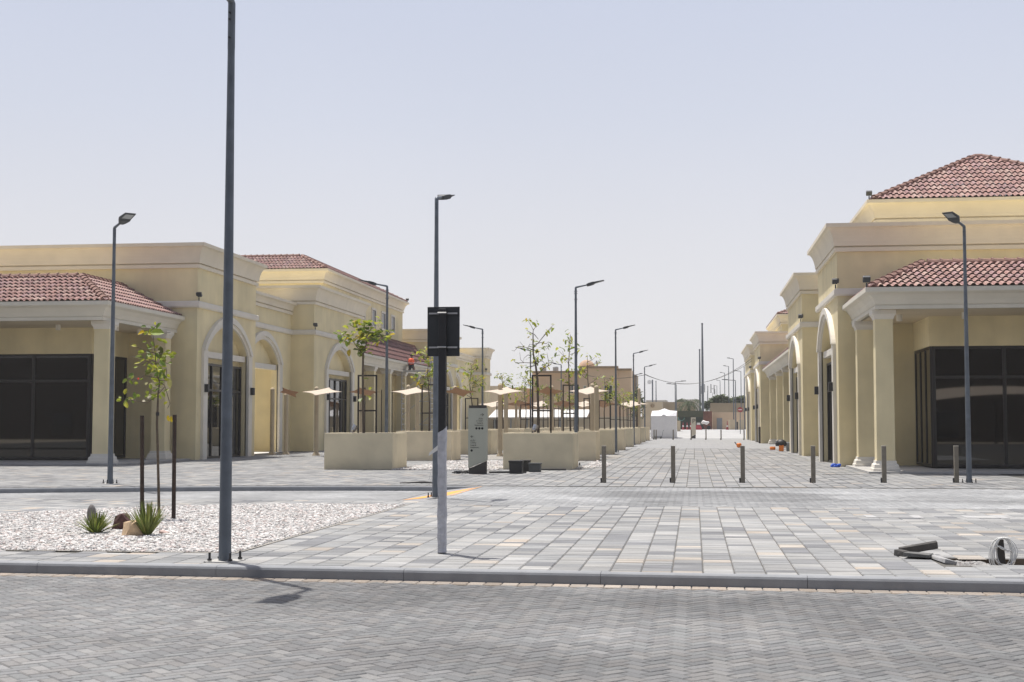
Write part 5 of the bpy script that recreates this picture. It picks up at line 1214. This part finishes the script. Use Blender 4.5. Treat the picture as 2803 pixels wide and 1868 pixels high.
p = at(2026, 1122, 160); t = thing('no_entry_sign', 'round red no entry sign close to the right building end', 'road sign', (p.x, 160, .4))
mb = MB(); mb.tube([(p.x, 160, .35), (p.x, 160, p.z + .3)], .04, 8); mb.build('post', M['galv'], t)
mb = MB(); mb.tube([(p.x, 159.93, p.z), (p.x, 159.96, p.z)], .30, 20); mb.build('disc', M['redpaint'], t)
mb = MB(); mb.box(p.x - .2, 159.915, p.z - .05, p.x + .2, 159.929, p.z + .05); mb.build('bar', M['whiteplastic'], t)
p = at(1930, 1160, 172); t = thing('scooter', 'pale covered scooter parked by the green gate', 'scooter', (p.x, 172, ZF))
mb = MB(); mb.tube([(p.x - .45, 172, ZF + .75), (p.x - .2, 172, ZF + .95), (p.x + .2, 172, ZF + .8), (p.x + .5, 172, ZF + .95)], [.12, .24, .22, .1], 10); mb.build('body', M['whiteplastic'], t, smooth=True)
for x in (-.4, .45):
    mb = MB(); mb.tube([(p.x + x, 171.95, ZF + .25), (p.x + x, 172.05, ZF + .25)], .25, 14); mb.build('wheel', M['black'], t)
# white parking canopies behind the sails
t = thing('white_canopy', 'long low white canopy roof seen behind the far shade sails', 'canopy', (-16, 136, 0))
a, b = at(1337, 1122, 136), at(1606, 1122, 136); mb = MB(); mb.add([(a.x, 136, 2.25), (b.x, 136, 2.25), (b.x, 141, 3.05), (a.x, 141, 3.05), (a.x, 136, 2.15), (b.x, 136, 2.15), (b.x, 141, 2.9), (a.x, 141, 2.9)], [(0, 1, 2, 3), (7, 6, 5, 4), (0, 4, 5, 1), (1, 5, 6, 2), (2, 6, 7, 3), (3, 7, 4, 0)]); mb.build('roof', M['whitecanopy'], t)
for i in range(6):
    x = a.x + (b.x - a.x) * (i + .3) / 6; mb = MB(); mb.tube([(x, 137, 0), (x, 137, 2.3)], .08, 8); mb.build('post', M['grey'], t)
wallblk('boundary_wall', 'long low beige wall below the white canopy', 1320, 1760, 1141, 142.5, M['farwall'], .3, z0=0)
wallblk('dark_door', 'dark brown double door in the wall below the white canopy', 1350, 1380, 1150, 142.3, mat('dark_door_brown', (.04, .02, .015), .7, .1), .15, 'door', z0=0)
# tan house
HY = 152.
t = thing('house', 'tan two-storey house with dome and satellite dish behind the sails', 'house', (-13, HY, 0))
def hb(px0, px1, yt, y=HY, dp=9., nm='wall', m=None): a, b = at(px0, yt, y), at(px1, yt, y); mb = MB(); mb.box(a.x, y, 0, b.x, y + dp, a.z); return mb.build(nm, m or M['house'], t), a, b
hb(1457, 1584, 1019); hb(1584, 1690, 1006, HY - .5, 10); hb(1690, 1727, 1012, HY - .3, 8)
for (a_, b_, y_) in ((1455, 1586, 1016), (1582, 1692, 1003), (1688, 1729, 1009)):
    a, b = at(a_, y_, HY - .8), at(b_, y_, HY - .8); mb = MB(); mb.box(a.x, HY - .75, a.z - .22, b.x, HY - .2, a.z); mb.build('coping', mat('coping_brown', (.33, .24, .15), .9, .05), t)
for (px, py, hw_, hh) in ((1563, 1066, 7, 12), (1601, 1063, 4, 7), (1665, 1075, 12, 20), (1520, 1078, 4, 9)):
    a, b = at(px - hw_, py - hh, HY - .55), at(px + hw_, py + hh, HY - .55); mb = MB(); mb.box(a.x, HY - .57, b.z, b.x, HY - .49, a.z); o = mb.build('window', M['trim'], t)
    mb = MB(); mb.box(a.x + .06, HY - .59, b.z + .06, (a.x + b.x) / 2 - .03, HY - .571, a.z - .06); mb.box((a.x + b.x) / 2 + .03, HY - .59, b.z + .06, b.x - .06, HY - .571, a.z - .06); mb.build('pane', M['glass'], o)
c = at(1606, 1006, HY + 3); mb = MB(); mb.lathe(c.x, HY + 3, [(.95 * math.cos(q), c.z - .1 + .95 * math.sin(q)) for q in [i * PI / 16 for i in range(9)]], 18); mb.build('dome', mat('dome_pink', (.52, .36, .25), .9, .05), t, smooth=True)
c = at(1634, 996, HY + 1); mb = MB(); mb.tube([(c.x, HY + 1, c.z - .5), (c.x, HY + 1, c.z)], .05, 6); mb.tube([(c.x, HY + .95, c.z), (c.x + .12, HY + 1, c.z + .02)], [.36, .1], 14); mb.build('satellite_dish', M['grey'], t)
for px in (1488, 1521):
    c = at(px, 1016, HY + 2); mb = MB(); mb.lathe(c.x, HY + 2, [(.32, c.z), (.32, c.z + .42), (.1, c.z + .55)], 12); mb.build('water_tank', M['grey'], t)
wallblk('house', 'plain tan block between the plaza tower and the house', 1374, 1437, 1062, 150, M['house'], 8, 'house', z0=0)
wallblk('house', 'small cream stepped block behind the far left sails', 1331, 1376, 1057, 165, M['farwall'], 8, 'house', z0=0)
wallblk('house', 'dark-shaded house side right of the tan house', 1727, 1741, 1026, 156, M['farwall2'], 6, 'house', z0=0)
wallblk('apartment_block', 'pale grey flat-roofed block on the far horizon, left of the masts', 1850, 1917, 1094, 420, mat('hazy_grey', (.38, .36, .34), .9, .05), 20, 'building', z0=0)
wallblk('apartment_block', 'small pale roofline above the beige end wall', 1768, 1825, 1096, 380, mat('hazy_grey_b', (.40, .38, .35), .9, .05), 20, 'building', z0=0)
# far bushes and palms
def bush(name, label, px0, px1, yt, yb, Y, n, r, L=(.35, .7), cat='bush'):
    a, b = at(px0, yt, Y), at(px1, yb, Y); t = thing(name, label, cat, ((a.x + b.x) / 2, Y, ZF)); w = b.x - a.x; h = a.z - b.z
    mb = MB(); mb.tube([((a.x + b.x) / 2, Y, ZF), ((a.x + b.x) / 2, Y, b.z + h * .4)], [.14, .06], 7); mb.build('trunk', M['bark'], t)
    mb = MB()
    for _ in range(n):
        u = r.random(); top = b.z + h * (.35 + .65 * (math.sin(u * PI) ** .5) * r.uniform(.6, 1.)); z = b.z + (top - b.z) * math.sqrt(r.random())
        c = r.choice([(.11, .14, .07), (.085, .115, .06), (.14, .165, .085), (.07, .09, .05)]); l = r.uniform(*L)  # leaf greens lightened and greyed; distance haze put into the colour
        leaf(mb, Vector((a.x + w * u, Y + r.uniform(-w * .25, w * .25), z)), Vector((r.uniform(-1, 1), r.uniform(-1, 1), r.uniform(-.4, .8))), l, l * .5, c, r, .2)
    mb.build('crown', M['bush'], t, recalc=False, attr=True)
rb = random.Random(77)
bush('bush', 'wide bush with ragged top above the brown wall on the right', 1944, 2000, 1082, 1112, 206, 900, rb)
bush('bush', 'dark green bush nearest the right building above the brown wall', 1996, 2062, 1086, 1112, 208, 1000, rb)
bush('bush', 'small bush left of the brown wall end near the masts', 1928, 1948, 1098, 1124, 204, 300, rb)
bush('tree', 'green leafy tree behind the right planter row, beyond the tan house', 1726, 1762, 1055, 1150, 135, 420, rb, (.2, .4), 'tree')
def palm(label, px, py, Y, r, n=20, L=2.4):
    c = at(px, py, Y); t = thing('palm_tree', label, 'palm tree', (c.x, Y, ZF)); mb = MB(); mb.tube([(c.x, Y, ZF), (c.x, Y, c.z)], [.2, .14], 8); mb.build('trunk', M['bark'], t); mb = MB()
    for i in range(n):
        a = r.uniform(0, 2 * PI); e = r.uniform(-.2, .9); prev = Vector((c.x, Y, c.z)); 
        for k in range(6):
            nx = prev + Vector((math.cos(a) * math.cos(e), math.sin(a) * math.cos(e), math.sin(e))) * L / 6; e -= .32
            for s_ in (-1, 1): leaf(mb, prev, (nx - prev) + Vector((-math.sin(a), math.cos(a), -.3)) * s_ * .35, .7, .12, r.choice([(.05, .075, .03), (.07, .09, .04)]), r, .3)
            prev = nx
    mb.build('crown', M['bush'], t, recalc=False, attr=True)
palm('drooping palm behind the brown wall, left of the masts', 1886, 1104, 196, rb); palm('small dark palm above the long brown wall', 1866, 1099, 205, rb, 14, 1.6)
# cables
mb = MB()
for (pa, pb, sag) in (((-4.45, 127., 6.15), (5.3, 126.5, 7.55), 1.55), ((-4.45, 127., 6.1), (5.3, 127.5, 7.35), 1.4)):
    pts = [Vector(pa).lerp(Vector(pb), i / 24) + Vector((0, 0, -sag * 4 * (i / 24) * (1 - i / 24))) for i in range(25)]; mb.tube(pts, .02, 5)
tag(mb.build('overhead_cable', M['blackcable']), 'pair of sagging cables from the fourth street lamp to the right building', 'cable')
mb = MB(); pts = [Vector((-4.45, 127, 6.1)).lerp(Vector((-10.5, 131, 6.3)), i / 12) + Vector((0, 0, -.35 * 4 * (i / 12) * (1 - i / 12))) for i in range(13)]; mb.tube(pts, .02, 5); tag(mb.build('overhead_cable', M['blackcable']), 'short sagging cable running left from the fourth street lamp', 'cable')

# ------------------------------------------------------------------ behind the photographer: what the shop glass reflects
t = thing('unseen_dark_block', 'long unseen dark block added behind the viewer to darken the shop glass', 'building', (0, -46, -.3))
mb = MB(); mb.box(-90, -60, -.3, 70, -46, 9.5); mb.build('wall', mat('dark_reflection_tone', (.04, .03, .022), .8, .15, .5), t)  # unseen block added, near black to darken glass reflections and cut fill
for i in range(15):
    mb = MB(); mb.box(-86 + i * 10, -46.05, .2, -83.5 + i * 10, -45.9, 2.8); mb.build('shop_window', M['glass'], t)  # made-up panes that break up the added block's reflection
for i in range(4):
    x = -36 + i * 26
    t = thing('car_park_canopy', 'cream fabric car park canopy across the road, number %s from the left' % ['one', 'two', 'three', 'four'][i], 'canopy', (x, -26, -.3), 'car park canopies across the road')
    mb = MB()
    for a in range(12):
        u0, u1 = a / 12, (a + 1) / 12; zf = lambda u: 4.1 - 1.3 * (2 * u - 1) ** 2
        mb.add([(x + 22 * u0, -31, zf(u0) + .9), (x + 22 * u1, -31, zf(u1) + .9), (x + 22 * u1, -22, zf(u1)), (x + 22 * u0, -22, zf(u0)), (x + 22 * u0, -31, zf(u0) + .86), (x + 22 * u1, -31, zf(u1) + .86), (x + 22 * u1, -22, zf(u1) - .04), (x + 22 * u0, -22, zf(u0) - .04)], [(0, 1, 2, 3), (7, 6, 5, 4), (0, 4, 5, 1), (2, 6, 7, 3)])
    mb.build('roof_fabric', M['sail'], t)
    for a in (0, 1, 2):
        mb = MB(); mb.tube([(x + 1 + a * 10, -31, -.3), (x + 1 + a * 10, -31, 3.6)], .12, 8); mb.build('post', M['frame_steel'], t)
# ------------------------------------------------------------------ dusty air
mb = MB(); mb.box(-700, -150, -1.3, 700, 1010, 20.)
hm = bpy.data.materials.new('dusty_air'); hm.use_nodes = True; hn = hm.node_tree; hn.nodes.remove(hn.nodes['Principled BSDF'])
pv = hn.nodes.new('ShaderNodeVolumePrincipled'); pv.inputs['Color'].default_value = (.93, .93, .94, 1); pv.inputs['Density'].default_value = .00045; pv.inputs['Anisotropy'].default_value = .3
hn.links.new(pv.outputs[0], hn.nodes['Material Output'].inputs['Volume'])
tag(mb.build('haze', hm), kind='stuff')
# ------------------------------------------------------------------ light
w = bpy.data.worlds.new('World'); scene.world = w; w.use_nodes = True; nt = w.node_tree
sky = nt.nodes.new('ShaderNodeTexSky'); sky.sky_type = 'NISHITA'; sky.sun_disc = False
SV = Vector((.215, -.225, -1.)).normalized()     # direction the sunlight travels
sky.sun_elevation = math.asin(-SV.z); sky.sun_rotation = math.atan2(-SV.x, -SV.y)
sky.air_density = 1.0; sky.dust_density = 4.5; sky.ozone_density = 1.2; sky.altitude = 0
SKY_STRENGTH = .085
tc = nt.nodes.new('ShaderNodeTexCoord'); sp = nt.nodes.new('ShaderNodeSeparateXYZ'); nt.links.new(tc.outputs['Generated'], sp.inputs[0])
def ramp(stops):
    r = nt.nodes.new('ShaderNodeValToRGB'); e = r.color_ramp.elements
    while len(e) > 1: e.remove(e[-1])
    e[0].position = stops[0][0]; e[0].color = (*stops[0][1], 1)
    for p, c in stops[1:]: q = e.new(p); q.color = (*c, 1)
    nt.links.new(sp.outputs['Z'], r.inputs[0]); return r
# dusty Gulf haze: pale and bright near the horizon, thinning towards the zenith
dt = nt.nodes.new('ShaderNodeVectorMath'); dt.operation = 'DOT_PRODUCT'; dt.inputs[1].default_value = Vector((.12, .99, 0)).normalized(); nt.links.new(tc.outputs['Generated'], dt.inputs[0])
nz = nt.nodes.new('ShaderNodeTexNoise'); nz.inputs['Scale'].default_value = 1.6; nz.inputs['Detail'].default_value = 3; nt.links.new(tc.outputs['Generated'], nz.inputs['Vector'])
nm = nt.nodes.new('ShaderNodeMapRange'); nm.inputs['From Min'].default_value = .3; nm.inputs['From Max'].default_value = .7; nm.inputs['To Min'].default_value = .965; nm.inputs['To Max'].default_value = 1.03; nt.links.new(nz.outputs['Fac'], nm.inputs['Value'])
az = nt.nodes.new('ShaderNodeMapRange'); az.inputs['From Min'].default_value = -.75; az.inputs['From Max'].default_value = .5; az.inputs['To Min'].default_value = .62; az.inputs['To Max'].default_value = 1.; nt.links.new(dt.outputs['Value'], az.inputs['Value'])
hz = ramp([(0., (.655, .645, .645)), (.06, (.645, .64, .65)), (.14, (.595, .605, .65)), (.22, (.53, .56, .645)), (.32, (.475, .515, .63)), (.5, (.44, .49, .63)), (1., (.30, .36, .5))])
hf = ramp([(0., (1, 1, 1)), (.30, (.97, .97, .97)), (.45, (.55, .55, .55)), (.7, (.25, .25, .25)), (1., (.1, .1, .1))])
sc2 = nt.nodes.new('ShaderNodeVectorMath'); sc2.operation = 'SCALE'; am = nt.nodes.new('ShaderNodeMath'); am.operation = 'MULTIPLY'; am.inputs[1].default_value = 1 / SKY_STRENGTH; an = nt.nodes.new('ShaderNodeMath'); an.operation = 'MULTIPLY'; nt.links.new(az.outputs[0], an.inputs[0]); nt.links.new(nm.outputs[0], an.inputs[1]); nt.links.new(an.outputs[0], am.inputs[0]); nt.links.new(am.outputs[0], sc2.inputs['Scale']); nt.links.new(hz.outputs[0], sc2.inputs[0])
mx = nt.nodes.new('ShaderNodeMix'); mx.data_type = 'RGBA'; nt.links.new(hf.outputs[0], mx.inputs[0]); nt.links.new(sky.outputs[0], mx.inputs[6]); nt.links.new(sc2.outputs[0], mx.inputs[7])
bg = nt.nodes['Background']; nt.links.new(mx.outputs[2], bg.inputs['Color']); bg.inputs['Strength'].default_value = SKY_STRENGTH
sl = bpy.data.lights.new('sun', 'SUN'); sl.energy = 4.0; sl.angle = math.radians(.53); sl.color = (1., .955, .89)
so = bpy.data.objects.new('sun', sl); C.objects.link(so); so.rotation_euler = SV.to_track_quat('-Z', 'Y').to_euler(); so.location = (0, 0, 60)
scene.view_settings.view_transform = 'Standard'; scene.view_settings.look = 'None'; scene.view_settings.exposure = .33; scene.view_settings.gamma = 1
scene.cycles.max_bounces = 8; scene.cycles.diffuse_bounces = 4
